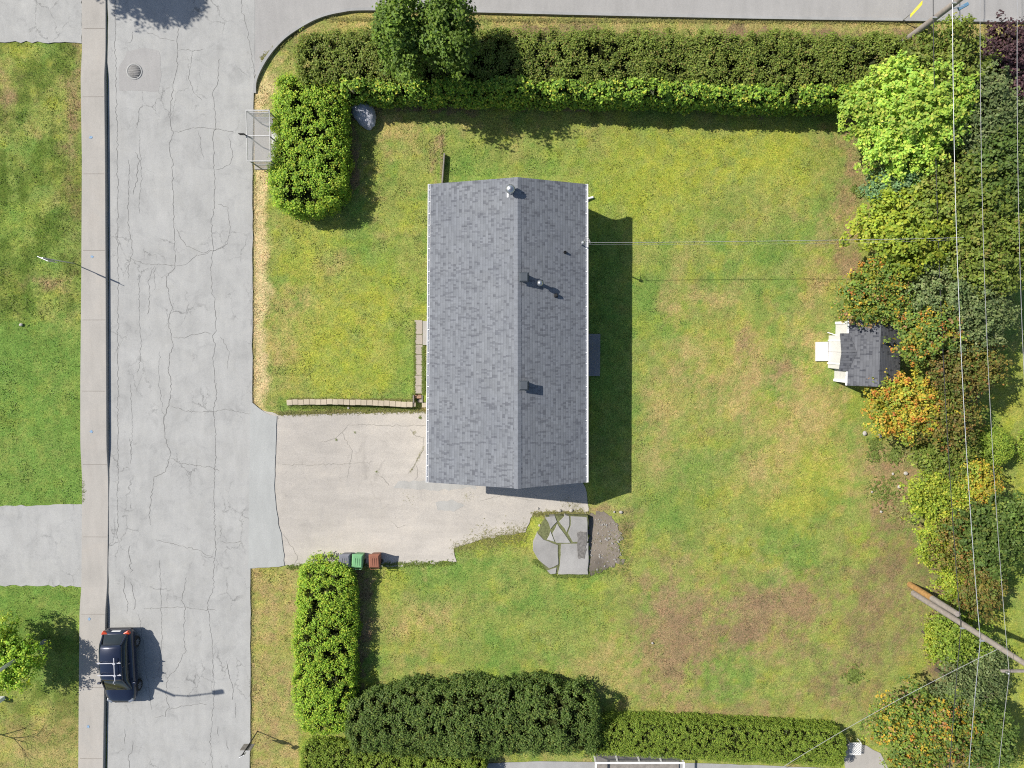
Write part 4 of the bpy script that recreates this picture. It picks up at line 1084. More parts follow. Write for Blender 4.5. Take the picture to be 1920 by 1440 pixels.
T = tree
T('maple_tree', 1698, 226, 108, 96, 2.9, 2.6, 'lime', 'bright lime green bushy maple where the long hedge meets the tree row', 'tree', .2, 240, .42, rough=.2, cw=.25)
T('shrub', 1672, 350, 56, 36, 2.2, 2.0, 'blue', 'blue green shrub just below the bright lime maple', 'shrub', .15, 220, .4)
T('leafy_tree', 1702, 428, 96, 84, 2.7, 2.4, 'ygreen', 'yellow green broadleaf tree over the end of the thin house wire', 'tree', .22, 150, .55)
T('rowan_tree', 1652, 553, 76, 64, 2.6, 1.9, 'rowan', 'rowan with browned dead twigs and few orange berries above the shed', 'tree', .17, 150, .5, berries=26)
T('rowan_tree', 1735, 622, 54, 50, 3.2, 1.5, 'rowan', 'green and yellow rowan hanging over the rear of the shed roof', 'tree', .17, 150, .5, berries=20)
T('rowan_tree', 1694, 764, 82, 60, 2.3, 1.7, 'berry', 'rowan thick with bright orange berries below the shed', 'tree', .17, 160, .5, berries=80)
T('leafy_tree', 1770, 135, 72, 62, 2.6, 1.9, 'olive', 'olive green tree in front of the upper utility pole', 'tree', .2, 150, .55)
T('leafy_tree', 1835, 240, 78, 84, 2.9, 2.1, 'grey', 'dull grey green tree right of the bright lime maple', 'tree', .2, 150, .6)
T('leafy_tree', 1795, 372, 82, 80, 2.9, 2.1, 'olive', 'broad olive tree right of the blue green shrub', 'tree', .22, 150, .6)
T('leafy_tree', 1858, 330, 66, 92, 3.2, 2.1, 'dark', 'dark green tree under the power wires beyond the broad olive tree', 'tree', .2, 150, .55)
T('leafy_tree', 1850, 470, 66, 76, 3.3, 2.0, 'olive', 'yellowish olive tree under the wires right of the yellow green broadleaf', 'tree', .2, 150, .55)
T('leafy_tree', 1790, 570, 84, 76, 2.8, 2.0, 'grey', 'grey green feathery tree right of the browned rowan', 'tree', .16, 190, .5)
T('leafy_tree', 1800, 690, 64, 62, 2.6, 1.8, 'rust', 'rust tinged tree behind the shed right of the yellow rowan', 'tree', .17, 150, .5)
T('leafy_tree', 1770, 780, 62, 46, 2.4, 1.7, 'rust', 'reddish brown tree right of the orange berry rowan', 'tree', .17, 150, .5)
T('leafy_tree', 1770, 855, 58, 42, 1.8, 1.4, 'olive', 'small olive tree left of the clipped round bush', 'tree', .17, 150, .45)
T('clipped_bush', 1856, 837, 42, 40, 1.0, .95, 'clip', 'smooth clipped round bush on the eastern neighbour\'s lawn', 'bush', .085, 500, .22, rough=.04)
T('shrub', 1760, 920, 56, 48, 1.6, 1.4, 'ygreen', 'yellow green shrub at the corner of the rough ground below the rowan', 'shrub', .16, 170, .42)
T('shrub', 1822, 905, 44, 40, 1.9, 1.4, 'berry', 'orange yellow shrub under the wires below the clipped round bush', 'shrub', .16, 160, .42)
T('leafy_tree', 1868, 990, 58, 62, 2.6, 1.9, 'dark', 'dark green tree under the wires beside the eastern lawn', 'tree', .18, 160, .5)
T('leafy_tree', 1795, 1000, 52, 56, 1.9, 1.5, 'rust', 'thin brown twiggy tree above the leaning old pole stump', 'tree', .15, 110, .5)
T('shrub', 1748, 1015, 36, 44, 1.2, 1.1, 'ygreen', 'fresh green shrub left of the thin brown twiggy tree', 'shrub', .15, 170, .4)
T('shrub', 1785, 1080, 40, 42, 1.2, 1.1, 'ygreen', 'bright green shrub just above the leaning old pole stump', 'shrub', .15, 170, .4)
T('leafy_tree', 1832, 1095, 40, 58, 1.9, 1.5, 'rust', 'brownish tree right of the leaning old pole stump', 'tree', .16, 160, .45)
T('shrub', 1790, 1190, 44, 62, 1.5, 1.3, 'clip', 'leafy green shrub just below the lower utility pole', 'shrub', .15, 180, .4)
T('shrub', 1838, 1250, 42, 52, 1.7, 1.4, 'grey', 'grey green shrub below the cross wires of the lower pole', 'shrub', .14, 180, .4)
T('shrub', 1745, 1195, 14, 40, .8, .7, 'ygreen', 'narrow yellow green shrub at the bare earth below the lower pole', 'shrub', .13, 190, .3)
T('rowan_tree', 1725, 1362, 98, 90, 2.4, 2.0, 'rowan', 'large dark rowan with orange berries by the grey paved path', 'tree', .17, 150, .5, berries=50)
T('leafy_tree', 1800, 1290, 50, 50, 2.2, 1.6, 'grey', 'sparse greyish tree up and right of the large dark rowan', 'tree', .15, 110, .45)
T('leafy_tree', 1848, 1370, 46, 66, 2.4, 1.8, 'dark', 'dark green tree right of the large rowan in the lower corner', 'tree', .17, 160, .45)
T('plum_tree', 1900, 130, 62, 62, 2.6, 2.0, 'purple', 'dark purple leaved plum tree near the side street', 'tree', .17, 180, .5)
T('shrub', 1925, 838, 20, 30, .8, .8, 'clip', 'small green shrub at the right border beside the clipped round bush', 'shrub', .12, 200, .3)
T('shrub', 1716, 935, 12, 26, .6, .6, 'lime', 'small bright green shrub on the stony ground', 'shrub', .12, 200, .3)
T('leafy_tree', 755, 70, 50, 74, 4.0, 2.4, 'leafdark', 'left crown of the two tall leafy trees rising from the long hedge', 'tree', .2, 150, .6, rough=.5)
T('leafy_tree', 838, 68, 56, 74, 4.0, 2.5, 'leafdark', 'right crown of the two tall leafy trees rising from the long hedge', 'tree', .2, 150, .6, rough=.5)
T('bush', 22, 1228, 58, 74, 1.6, 1.6, 'hedge', 'big round bush behind the street light pole on the western lawn', 'bush', .14, 260, .42, rough=.1)
# tree beyond the upper edge whose shadow falls over the street
def off_tree():
    # crown middle chosen so that its shadow lands on the street by the upper edge
    hc = 7.0; g_ = P(268, -42); c = Vector((g_.x - SUN_DX * hc, g_.y - SUN_DY * hc, 0))
    px, py = proj(c.x, c.y, hc)
    T('leafy_tree', px, py, 118, 96, hc, 2.6, 'olive', 'street tree beyond the upper left border of the photo', 'tree', .22, 120, .7, rough=.3)
off_tree()
# bare tree on the western lawn (its branching shadow shows)
bt = thing('bare_tree', 'leafless young tree at the left border whose thin branches shade the lawn', 'tree', tuple(P(-18, 1372)))
b = MB(); rs = np.random.default_rng(11)
def branch(p, d, ln, r, lv):
    q = [p]; dd = d.copy()
    for i in range(4):
        dd = (dd + Vector((rs.normal(), rs.normal(), rs.normal() * .5 + .2)) * .12).normalized(); q.append(q[-1] + dd * ln / 4)
    b.tube(q, [r, r * .85, r * .7, r * .5, r * .3], 6)
    if lv > 0:
        for i in range(4 if lv > 1 else 3):
            a = rs.random() * 6.28; nd = (dd + Vector((math.cos(a), math.sin(a), .15)) * .62).normalized()
            branch(q[1 + i % 4] if i else q[-1], nd, ln * .72, r * .5, lv - 1)
o_ = P(-18, 1372)
branch(Vector((o_.x, o_.y, -.1)), Vector((0, 0, 1)), 1.7, .055, 3)
b.build('branches', MAT['bark'], bt)

# ------------------------------------------------------------------ poles and wires
def pole(base, h, r0, r1, mat, root, name='pole'):
    return MB().tube([(base.x, base.y, -.3), (base.x, base.y, h * .5), (base.x, base.y, h)], [r0, (r0 + r1) / 2, r1], 14).build(name, MAT[mat], root)
ub = P(1663, 102); lb2 = P(1713, 1112)
up = thing('utility_pole', 'tall grey wooden utility pole rising from the end of the long hedge', 'utility pole', (ub.x, ub.y, 0), 0, 'utility poles along the tree row')
lpo = thing('utility_pole', 'tall grey wooden utility pole with crossarm beside the old pole stump', 'utility pole', (lb2.x, lb2.y, 0), 0, 'utility poles along the tree row')
for base, root in ((ub, up), (lb2, lpo)):
    pole(base, 10.6, .17, .115, 'pole_wood', root)
    MB().box((base.x, base.y - .14, 9.3), (2.7, .1, .12)).build('crossarm', MAT['pole_wood'], root, bevel=.01)
    for dx in (-1.2, .35, 1.2):
        MB().lathe([(.03, 0), (.03, .08), (.07, .1), (.07, .14), (.04, .16), (.06, .18), (.06, .22), (.02, .25)], (base.x + dx, base.y - .14, 9.36), 10).build('insulator', MAT['metal'], root)
    for z_ in (4.7, 6.2): MB().box((base.x - .16, base.y - .1, z_), (.22, .08, .1)).build('cable_bracket', MAT['galv'], root)
tb = P(1806, 12, 5.2)
MB().box((tb.x, tb.y, 5.2), (.5, .16, .14), .5).build('cutout_switch', MAT['blue_grey'], up, bevel=.02)
MB().tube([(ub.x, ub.y, 5.25), (tb.x, tb.y, 5.25)], .03, 8).build('switch_arm', MAT['galv'], up)
sb2 = P(1706, 1096)
stb = thing('pole_stump', 'short orange brown cut off old pole beside the lower utility pole', 'pole', (sb2.x, sb2.y, 0))
MB().tube([(sb2.x, sb2.y, -.3), (sb2.x, sb2.y, 2.2)], [.17, .165], 14).build('lower_wood', MAT['stub_wood'], stb)
MB().tube([(sb2.x, sb2.y, 2.2), (sb2.x, sb2.y, 4.4)], [.164, .14], 14).build('upper_wood', MAT['pole_wood'], stb)
def wire(pts, r, mat, label, sag=0.0, n=28, group=None):
    b = MB(); q = []
    for i in range(len(pts) - 1):
        a, c = Vector(pts[i]), Vector(pts[i + 1])
        for j in range(n):
            t = j / n; p = a.lerp(c, t); p.z -= sag * 4 * t * (1 - t); q.append(p)
    q.append(Vector(pts[-1])); b.tube(q, r, 6, True)
    return setp(b.build('overhead_wire', MAT[mat]), label, 'wire', group)
nb_ = Vector((lb2.x - .5, lb2.y - 30, 0)); ob = Vector((ub.x - .4, ub.y + 30, 0))
for dx, lab in ((-1.2, 'leftmost of the three bare power wires on the crossarms'), (.35, 'middle one of the three bare power wires on the crossarms'), (1.2, 'rightmost of the three bare power wires on the crossarms')):
    wire([(ob.x + dx, ob.y, 9.6), (ub.x + dx, ub.y - .14, 9.6), (lb2.x + dx, lb2.y - .14, 9.6), (nb_.x + dx, nb_.y, 9.6)], .011, 'bare_wire', lab, .55)
wire([(ob.x, ob.y, 6.2), (ub.x - .24, ub.y - .1, 6.2), (lb2.x - .24, lb2.y - .1, 6.2), (nb_.x, nb_.y, 6.2)], .016, 'galv', 'thick pale cable strung below the bare power wires', .5)
wire([(ob.x, ob.y, 4.7), (ub.x - .24, ub.y - .1, 4.7), (lb2.x - .24, lb2.y - .1, 4.7), (nb_.x, nb_.y, 4.7)], .02, 'cable', 'dark telephone cable hung lowest between the utility poles', .45)
wire([(ma.x + .3, ma.y, EZ + .88), tuple(P(1570, 450, 4.0)), (P(1800, 447, 5.0).x, P(1800, 447, 5.0).y, 5.3)], .011, 'bare_wire', 'thin service wire crossing the back lawn to the house mast', .12)
wire([(ma.x + .3, ma.y - .08, EZ + .8), tuple(P(1570, 456, 3.8)), (P(1800, 450, 5.0).x, P(1800, 450, 5.0).y, 5.2)], .004, 'bare_wire', 'fainter second service wire just below the first over the back lawn', .16)
wire([(lb2.x - .1, lb2.y - .1, 7.2), tuple(P(1465, 1440, 3.6)), tuple(P(1380, 1492, 3.4))], .011, 'bare_wire', 'service wire slanting from the lower pole over the clipped hedge', .25)
# street light on the west side
slb = P(84, 1202)
slp = thing('street_light', 'grey metal street light pole leaning across the big round bush', 'street light', (slb.x, slb.y, 0))
pole(slb, 8.0, .11, .07, 'galv', slp)
MB().tube([(slb.x, slb.y, 7.9), (slb.x + .5, slb.y + .12, 8.35), (slb.x + 1.9, slb.y + .35, 8.45)], .04, 8).build('arm', MAT['galv'], slp)
MB().box((slb.x + 2.15, slb.y + .39, 8.43), (.62, .26, .14), .15).build('lamp_head', MAT['galv'], slp, bevel=.04)
# no parking style sign seen edge on
s1 = P(140, 494)
sg1 = thing('street_sign', 'thin post with a small sign seen edge on at the western pavement', 'sign', (s1.x, s1.y, 0))
MB().tube([(s1.x, s1.y, -.2), (s1.x, s1.y, 2.75)], .03, 8).build('post', MAT['galv'], sg1)
MB().box((s1.x, s1.y - .04, 2.35), (.03, .62, .75), 1.15).build('sign_plate', MAT['galv'], sg1, bevel=.008)
# two-sign post by the lower street edge
s2 = P(483, 1371)
sg2 = thing('street_sign', 'dark post with one large and one small sign at the street verge', 'sign', (s2.x, s2.y, 0))
MB().tube([(s2.x, s2.y, -.2), (s2.x, s2.y, 2.45)], .03, 8).build('post', MAT['car_trim'], sg2)
MB().box((s2.x - .02, s2.y - .04, 1.55), (.62, .03, .62), .0).build('sign_plate', MAT['grey_wood'], sg2, bevel=.008)
MB().box((s2.x, s2.y - .04, 2.32), (.36, .03, .28), .5).build('sign_plate', MAT['metal'], sg2, bevel=.008)
# yellow diamond by the side street
s3 = P(1690, 40)
sg3 = thing('street_sign', 'yellow diamond warning sign on a thin post at the side street kerb', 'sign', (s3.x, s3.y, 0))
MB().tube([(s3.x, s3.y, -.2), (s3.x, s3.y, 1.75)], .028, 8).build('post', MAT['galv'], sg3)
MB().add([(0, -.01, -.53), (.53, -.01, 0), (0, -.01, .53), (-.53, -.01, 0), (0, .01, -.53), (.53, .01, 0), (0, .01, .53), (-.53, .01, 0)], [(0, 1, 2, 3), (7, 6, 5, 4), (0, 4, 5, 1), (1, 5, 6, 2), (2, 6, 7, 3), (3, 7, 4, 0)], Matrix.Translation((s3.x, s3.y, 1.45)) @ Matrix.Rotation(.95, 4, 'Z')).build('sign_plate', MAT['yellow_sign'], sg3)
# white marker at the left border
mk = P(5, 1308)
um = thing('utility_marker', 'small white rounded box marker on the western lawn at the left border', 'marker', (mk.x, mk.y, 0))
MB().box((mk.x, mk.y, .25), (.34, .22, .5)).build('body', MAT['white'], um, bevel=.04)
MB().box((mk.x + .02, mk.y, .505), (.14, .13, .014)).build('label_plate', MAT['blue_grey'], um)

# ------------------------------------------------------------------ wheeled bins
def wheeled_bin(px, py, rz, mat, label):
    c = P(px, py, .55); g0_ = float(gz(c.x, c.y)) + .03
    t = thing('wheeled_bin', label, 'bin', (c.x, c.y, g0_), rz, 'wheeled bins beside the hedge')
    b = MB(); b.add([(-.22, -.27, .06), (.22, -.27, .06), (.22, .22, .06), (-.22, .22, .06), (-.29, -.36, .98), (.29, -.36, .98), (.29, .34, .98), (-.29, .34, .98)], [(0, 3, 2, 1), (0, 1, 5, 4), (1, 2, 6, 5), (2, 3, 7, 6), (3, 0, 4, 7), (4, 5, 6, 7)])
    for y_ in (-.36, .34): b.box((0, y_, .96), (.62, .05, .06))
    for x_ in (-.29, .29): b.box((x_, 0, .96), (.05, .72, .06))
    b.build('body', MAT[mat], t, True, .012)
    l = MB(); l.add([(-.31, -.37, 1.0), (.31, -.37, 1.0), (.31, .40, .99), (-.31, .40, .99), (-.25, -.30, 1.085), (.25, -.30, 1.085), (.23, .30, 1.065), (-.23, .30, 1.065)], [(0, 3, 2, 1), (0, 1, 5, 4), (1, 2, 6, 5), (2, 3, 7, 6), (3, 0, 4, 7), (4, 5, 6, 7)])
    for k in range(3): l.box((-.12 + .12 * k, -.02, 1.085), (.05, .42, .018))
    lid = l.build('lid', MAT[mat], t, True, .018)
    MB().tube([(-.24, -.36, 1.0), (-.24, -.46, .99), (.24, -.46, .99), (.24, -.36, 1.0)], .018, 8).build('handle', MAT[mat], t, True)
    for x_ in (-.26, .26):
        MB().lathe([(.1, -.03), (.12, -.02), (.12, .02), (.1, .03)], (0, 0, 0), 18, Matrix.Translation((x_, -.27, .12)) @ Matrix.Rotation(rad(90), 4, 'Y')).build('wheel', MAT['rubber'], t, True)
wheeled_bin(649.5, 1048, .03, 'bin_grey', 'dark grey wheeled bin, the one nearest the hedge')
wheeled_bin(673, 1048, -.06, 'bin_green', 'green wheeled bin standing between the grey and the brown one')
wheeled_bin(704.5, 1048, .02, 'bin_brown', 'brown wheeled bin at the right end of the row')

# ------------------------------------------------------------------ parked car
cc_ = P(225, 1249, .7)
car = thing('parked_car', 'dark blue small crossover with roof rack parked at the western kerb', 'car', (cc_.x, cc_.y, .055), rad(180) + .015)
# local frame: +y is the front of the car, x across
def loft(secs, cap=True):
    n = len(secs[0]); b = MB(); vs = [p for s in secs for p in s]
    b.add(vs, [(i * n + k, i * n + (k + 1) % n, (i + 1) * n + (k + 1) % n, (i + 1) * n + k) for i in range(len(secs) - 1) for k in range(n)], None, True)
    b.add(secs[0], [tuple(range(n - 1, -1, -1))]); b.add(secs[-1], [tuple(range(n))])
    return b
def ring(y, w, z0, z1, n=24, e_=3.2, flare=.0):
    out = []
    for k in range(n):
        a = 2 * math.pi * k / n; ca, sa = math.cos(a), math.sin(a)
        x_ = math.copysign(abs(ca) ** (2 / e_), ca) * w; z_ = (z0 + z1) / 2 + math.copysign(abs(sa) ** (2 / e_), sa) * (z1 - z0) / 2
        out.append((x_, y, z_))
    return out
body_s = [(-2.14, .55, .42, .74), (-2.10, .72, .32, .92), (-1.98, .81, .24, 1.0), (-1.7, .87, .21, 1.04), (-1.2, .89, .2, 1.04), (-.4, .895, .2, 1.03), (.4, .895, .2, 1.02), (.85, .89, .2, 1.0), (1.2, .885, .2, .98), (1.55, .87, .21, .94), (1.85, .80, .25, .88), (2.02, .68, .32, .80), (2.12, .48, .4, .68)]
loft([ring(*s) for s in body_s]).build('body', MAT['car_paint'], car, True)
cab_s = [(-2.0, .60, .95, 1.0), (-1.8, .64, .9, 1.22), (-1.55, .66, .9, 1.46), (-1.2, .67, .9, 1.56), (-.5, .68, .9, 1.6), (.1, .675, .9, 1.58), (.45, .66, .9, 1.5), (.75, .67, .9, 1.32), (1.05, .70, .9, 1.1), (1.22, .70, .9, .99)]
loft([ring(s[0], s[1] + .1, s[2], s[3], 24, 2.6) for s in cab_s]).build('window', MAT['car_glass'], car, True)
rf = MB(); g_ = []
for y_, w_, z_ in ((-1.62, .58, 1.455), (-1.4, .62, 1.545), (-1.0, .635, 1.595), (-.5, .64, 1.615), (.0, .635, 1.6), (.3, .62, 1.56), (.42, .6, 1.53)):
    g_.append([(-w_, y_, z_ - .06), (-w_ * .85, y_, z_ - .008), (0, y_, z_ + .012), (w_ * .85, y_, z_ - .008), (w_, y_, z_ - .06)])
rf.add([p for r in g_ for p in r], [(i * 5 + k, i * 5 + k + 1, (i + 1) * 5 + k + 1, (i + 1) * 5 + k) for i in range(len(g_) - 1) for k in range(4)], None, True)
rfo = rf.build('roof', MAT['car_paint'], car, True)
sm_ = rfo.modifiers.new('thick', 'SOLIDIFY'); sm_.thickness = .02; sm_.offset = 0
pil = MB()
for s_ in (-1, 1):
    pil.tube([(s_ * .585, .4, 1.53), (s_ * .70, 1.16, 1.0)], .035, 8); pil.tube([(s_ * .57, -1.58, 1.46), (s_ * .66, -1.98, 1.0)], .05, 8); pil.tube([(s_ * .63, -.35, 1.57), (s_ * .79, -.35, 1.03)], .03, 8)
pil.build('pillars', MAT['car_paint'], car, True)
for s_ in (-1, 1):
    for y_ in (-1.28, 1.28):
        w_ = MB().lathe([(.2, -.1), (.31, -.1), (.335, -.06), (.335, .06), (.31, .1), (.2, .1)], (0, 0, 0), 28, Matrix.Translation((s_ * .80, y_, .335)) @ Matrix.Rotation(rad(90), 4, 'Y')).build('wheel', MAT['rubber'], car, True)
        rm = MB().lathe([(.2, -.06), (.2, .06)], (0, 0, 0), 24, Matrix.Translation((s_ * .83, y_, .335)) @ Matrix.Rotation(rad(90), 4, 'Y'))
        for k in range(5): rm.box((s_ * .905, y_, .335), (.02, .05, .38), 0, Matrix.Translation((0, y_, .335)) @ Matrix.Rotation(k * 1.2566, 4, 'X') @ Matrix.Translation((0, -y_, -.335)))
        rm.build('rim', MAT['metal'], w_, True)
    MB().box((s_ * .62, -2.0, .86), (.34, .24, .2), s_ * -.5).build('tail_light', MAT['tail_red'], car, True, .05)
    MB().box((s_ * .60, 1.93, .74), (.34, .2, .14), s_ * -.5).build('headlight', MAT['metal'], car, True, .05)
    MB().box((s_ * .99, .78, 1.04), (.2, .12, .15)).build('mirror', MAT['car_paint'], car, True, .04)
MB().box((0, -2.12, .80), (.5, .03, .14)).build('number_plate', MAT['white'], car, True, .005)
MB().box((0, -2.06, .47), (1.45, .22, .2)).build('bumper', MAT['car_trim'], car, True, .07)
MB().box((0, 2.0, .45), (1.35, .24, .2)).build('bumper', MAT['car_trim'], car, True, .08)
MB().box((0, 2.1, .62), (.8, .06, .14)).build('grille', MAT['car_trim'], car, True, .03)
wp = MB()
for x_ in (-.5, .1): wp.tube([(x_, 1.2, 1.02), (x_ + .48, 1.08, 1.1)], .012, 6)
wp.build('wipers', MAT['car_trim'], car, True)
for y_ in (-.66, .03): 
    br = MB().box((0, y_, 1.72), (1.32, .05, .03))
    for s_ in (-1, 1): br.box((s_ * .55, y_, 1.66), (.08, .08, .1))
    br.build('roof_bar', MAT['rack'], car, True, .008)
cr_ = MB().box((-.32, -.3, 1.77), (.05, 1.35, .04))
cr_.box((-.32, -.66, 1.78), (.14, .1, .06)); cr_.box((-.32, .03, 1.78), (.14, .1, .06)); cr_.tube([(-.32, .3, 1.8), (-.24, .42, 1.82), (-.34, .5, 1.8)], .02, 6)
cr_.build('bike_carrier', MAT['rack'], car, True, .01)

# ------------------------------------------------------------------ boulder, stones, weeds
def rock(name, c, r, label, cat, mat, seed, rz=0, group=None, parent=None):
    rs_ = np.random.default_rng(seed); bm = bmesh.new()
    bmesh.ops.create_icosphere(bm, subdivisions=4 if max(r) > .3 else 2, radius=1)
    for v_ in bm.verts:
        d = v_.co.normalized(); pl_ = 1.0
        for k in range(7):
            a = Vector(np.random.default_rng(seed * 31 + k).normal(size=3)).normalized(); pl_ = min(pl_, (.86 + .04 * k) / max(.05, d.dot(a))) if d.dot(a) > .1 else pl_
        n_ = 1 + .09 * (float(fbm(d.x * 3 + seed, d.y * 3 + d.z * 2, .8, seed, 4)) - .5) * 2
        v_.co = Vector((d.x * r[0], d.y * r[1], d.z * r[2])) * pl_ * n_
    me = bpy.data.meshes.new(name); bm.to_mesh(me); bm.free(); me.materials.append(MAT[mat])
    o = bpy.data.objects.new(name, me); col.objects.link(o); o.location = c; o.rotation_euler = (0, 0, rz)
    return setp(o, label, cat, group)
c = P(680, 207, .35); rock('boulder', (c.x, c.y, .2), (.60, 1.08, .55), 'large grey boulder in the shady corner between the two hedges', 'boulder', 'rock', 5, .5)
stones = [(1164, 960, .09, 'roundest white stone on the lawn edge by the raised pad'), (1152, 960, .055, 'thin white stone left of the roundest white stone'), (1009, 956, .06, 'white stone on the drive under the gable end'), (1050, 960, .10, 'flat white stone at the weedy upper edge of the raised pad'), (1072, 960, .10, 'flat white stone beside the upper right corner of the raised pad'), (651, 766, .06, 'small white litter scrap below the retaining wall'), (1697, 887, .11, 'largest pale stone on the rough ground below the rowan'), (1685, 912, .10, 'pale stone in a hollow of the rough ground'), (1673, 888, .07, 'small pale stone left of the largest pale stone'), (1651, 959, .07, 'lone white stone in the lower right of the lawn'), (1634, 922, .05, 'tiny pale stone in the weeds left of the rough ground'), (1620, 812, .12, 'pale flat stone left of the orange berry rowan'), (1648, 817, .10, 'pale flat stone under the orange berry rowan'), (41, 609, .09, 'white stone on the western lawn with a bare patch'), (1012, 988, .07, 'pale stone left of the raised pad'), (1223, 1205, .06, 'white stone on the bare earth of the empty lot'), (1300, 1310, .04, None)]
for i, (px, py, r_, lab) in enumerate(stones):
    if not lab: continue
    c = P(px, py); rock('stone', (c.x, c.y, float(gz(c.x, c.y)) + .05 + r_ * .3), (r_ * 1.2, r_, r_ * .7), lab, 'stone', 'pale_rock', 40 + i, i)
# loose rubble by the pad: nobody could count it
b = MB(); rs = np.random.default_rng(15); poly = [tuple(P(*p).to_2d()) for p in [(1106, 975), (1135, 968), (1165, 985), (1170, 1045), (1150, 1062), (1120, 1072), (1107, 1070)]]
k = 0
while k < 130:
    px, py = rs.uniform(1105, 1172), rs.uniform(966, 1076); p = P(px, py)
    if not inside(np.array([p.x]), np.array([p.y]), poly)[0]: continue
    s_ = .02 + .05 * rs.random() ** 2.5
    b.box((p.x, p.y, float(gz(p.x, p.y)) + .02 + s_ * .3), (s_ * 2, s_ * 1.5, s_ * 1.2), rs.random() * 3, None, .6); k += 1
plain('rubble_stone', (.30, .285, .265), .95, 0, .5, 12, .6)
setp(b.build('rubble', MAT['rubble_stone']), 'loose grey and brown rubble beside the raised concrete pad', 'rubble', None, 'stuff')

# short grass blades and weeds: one mass
def tufts():
    pts = []; cl = []; hs = []
    def along_px(a, c, n, w, colr, h=.09):
        for _ in range(n):
            t = rng.random(); x_ = a[0] + (c[0] - a[0]) * t + rng.normal() * w; y_ = a[1] + (c[1] - a[1]) * t + rng.normal() * w
            pts.append((x_, y_)); cl.append(colr); hs.append(h)
    g1 = (.20, .26, .06); g2 = (.30, .29, .11); g3 = (.46, .38, .20)
    for a, c, n, w, k_, h in [((157, 100), (157, 940), 2600, 1.6, g1, .10), ((155, 1110), (151, 1440), 1100, 1.6, g1, .10), 
        ((476, 175), (476, 755), 900, 2.5, g3, .06), ((472, 1070), (470, 1440), 700, 2.0, g2, .06), ((520, 775), (800, 771), 1300, 2.4, g2, .08), ((540, 762), (775, 768), 900, 2.2, g1, .08), ((540, 748), (775, 750), 700, 1.2, g2, .08), ((778, 602), (777, 740), 450, .8, g1, .09), ((794, 648), (794, 738), 500, 1.3, g1, .09),
        ((779, 627), (792, 627), 22, .3, g1, .04), ((779, 646), (792, 646), 22, .3, g1, .04), ((779, 664), (792, 664), 22, .3, g1, .04), ((779, 684), (792, 684), 22, .3, g1, .04), ((779, 703), (792, 703), 22, .3, g1, .04), ((779, 723), (792, 723), 22, .3, g1, .04),
        ((850, 1030), (985, 1002), 900, 7, g2, .06), ((900, 1018), (985, 1006), 900, 12, g2, .06), ((1000, 967), (1103, 965), 500, 2.5, g2, .1), ((540, 1062), (850, 1056), 1000, 2.5, g1, .1), ((1000, 1050), (1040, 1078), 250, 2, g1, .1), ((1044, 1080), (1105, 1079), 300, 1.5, g1, .1), ((1049, 1022), (1049, 1074), 160, 1.0, g2, .08), ((1045, 1020), (1082, 1019), 80, .8, g2, .07), ((1046, 984), (1072, 1018), 80, .8, g2, .07),
        ((1168, 970), (1172, 1070), 260, 7, g1, .07), ((1108, 1074), (1165, 1068), 160, 5, g1, .07), ((1115, 990), (1165, 1040), 120, 14, g2, .07), ((490, 112), (560, 56), 400, 2, g2, .1), ((600, 36), (1700, 42), 2200, 2.0, g2, .08), ((1104, 620), (1104, 900), 300, 1.5, g1, .09),
        ((1640, 850), (1640, 850), 80, 7, g1, .12), ((1677, 855), (1677, 855), 110, 7, g1, .14), ((1660, 920), (1660, 920), 160, 16, g1, .11), ((1640, 830), (1640, 830), 60, 7, g1, .12), ((1710, 845), (1710, 845), 120, 9, g2, .14), ((1600, 355), (1612, 362), 40, 3, g1, .2), ((1690, 950), (1690, 950), 150, 10, g2, .15), ((826, 262), (828, 340), 140, 1.4, g3, .08),
        ((786, 784), (786, 784), 30, 1.6, g1, .06), ((663, 812), (663, 812), 12, .9, g1, .05), ((628, 826), (628, 826), 12, .9, g1, .05), ((775, 813), (775, 813), 16, 1.3, g2, .05), ((704, 887), (704, 887), 12, .9, g1, .05), ((793, 840), (768, 888), 60, 1.0, g2, .05), ((870, 930), (880, 935), 40, 5, g2, .04), ((760, 930), (765, 945), 30, 6, g2, .04), ((1060, 945), (1090, 955), 120, 6, g2, .05), ((1598, 1265), (1602, 1268), 120, 7, g1, .15), ((0, 555), (70, 590), 200, 18, g1, .10), ((70, 430), (140, 560), 500, 30, g1, .09), ((120, 110), (140, 430), 800, 24, g1, .08)]:
        along_px(a, c, n, w, k_, h)
    n = len(pts); xy = np.array([tuple(P(*p).to_2d()) for p in pts]); cl = np.array(cl); hs = np.where(np.array(hs) <= .1, np.array(hs) * .62, hs) * (.6 + .8 * rng.random(n))
    z = gz(xy[:, 0], xy[:, 1]); m = 5
    xy = np.repeat(xy, m, 0) + rng.normal(size=(n * m, 2)) * .03; z = np.repeat(z, m); cl = np.repeat(cl, m, 0) * (.65 + .7 * rng.random((n * m, 1))); hs = np.repeat(hs, m)
    p = np.stack([xy[:, 0], xy[:, 1], z + hs * .25 + .035], 1)
    nr = unit(rng.normal(size=(n * m, 3)) * np.array([.6, .6, .3]) + np.array([-.2, .1, 1.0]))
    o = leaf_object('grass_tufts', p, nr, hs * 1.1, cl, None, .32)
    setp(o, 'ragged grass and weed blades along edges of paving and in cracks', 'grass', None, 'stuff')
tufts()
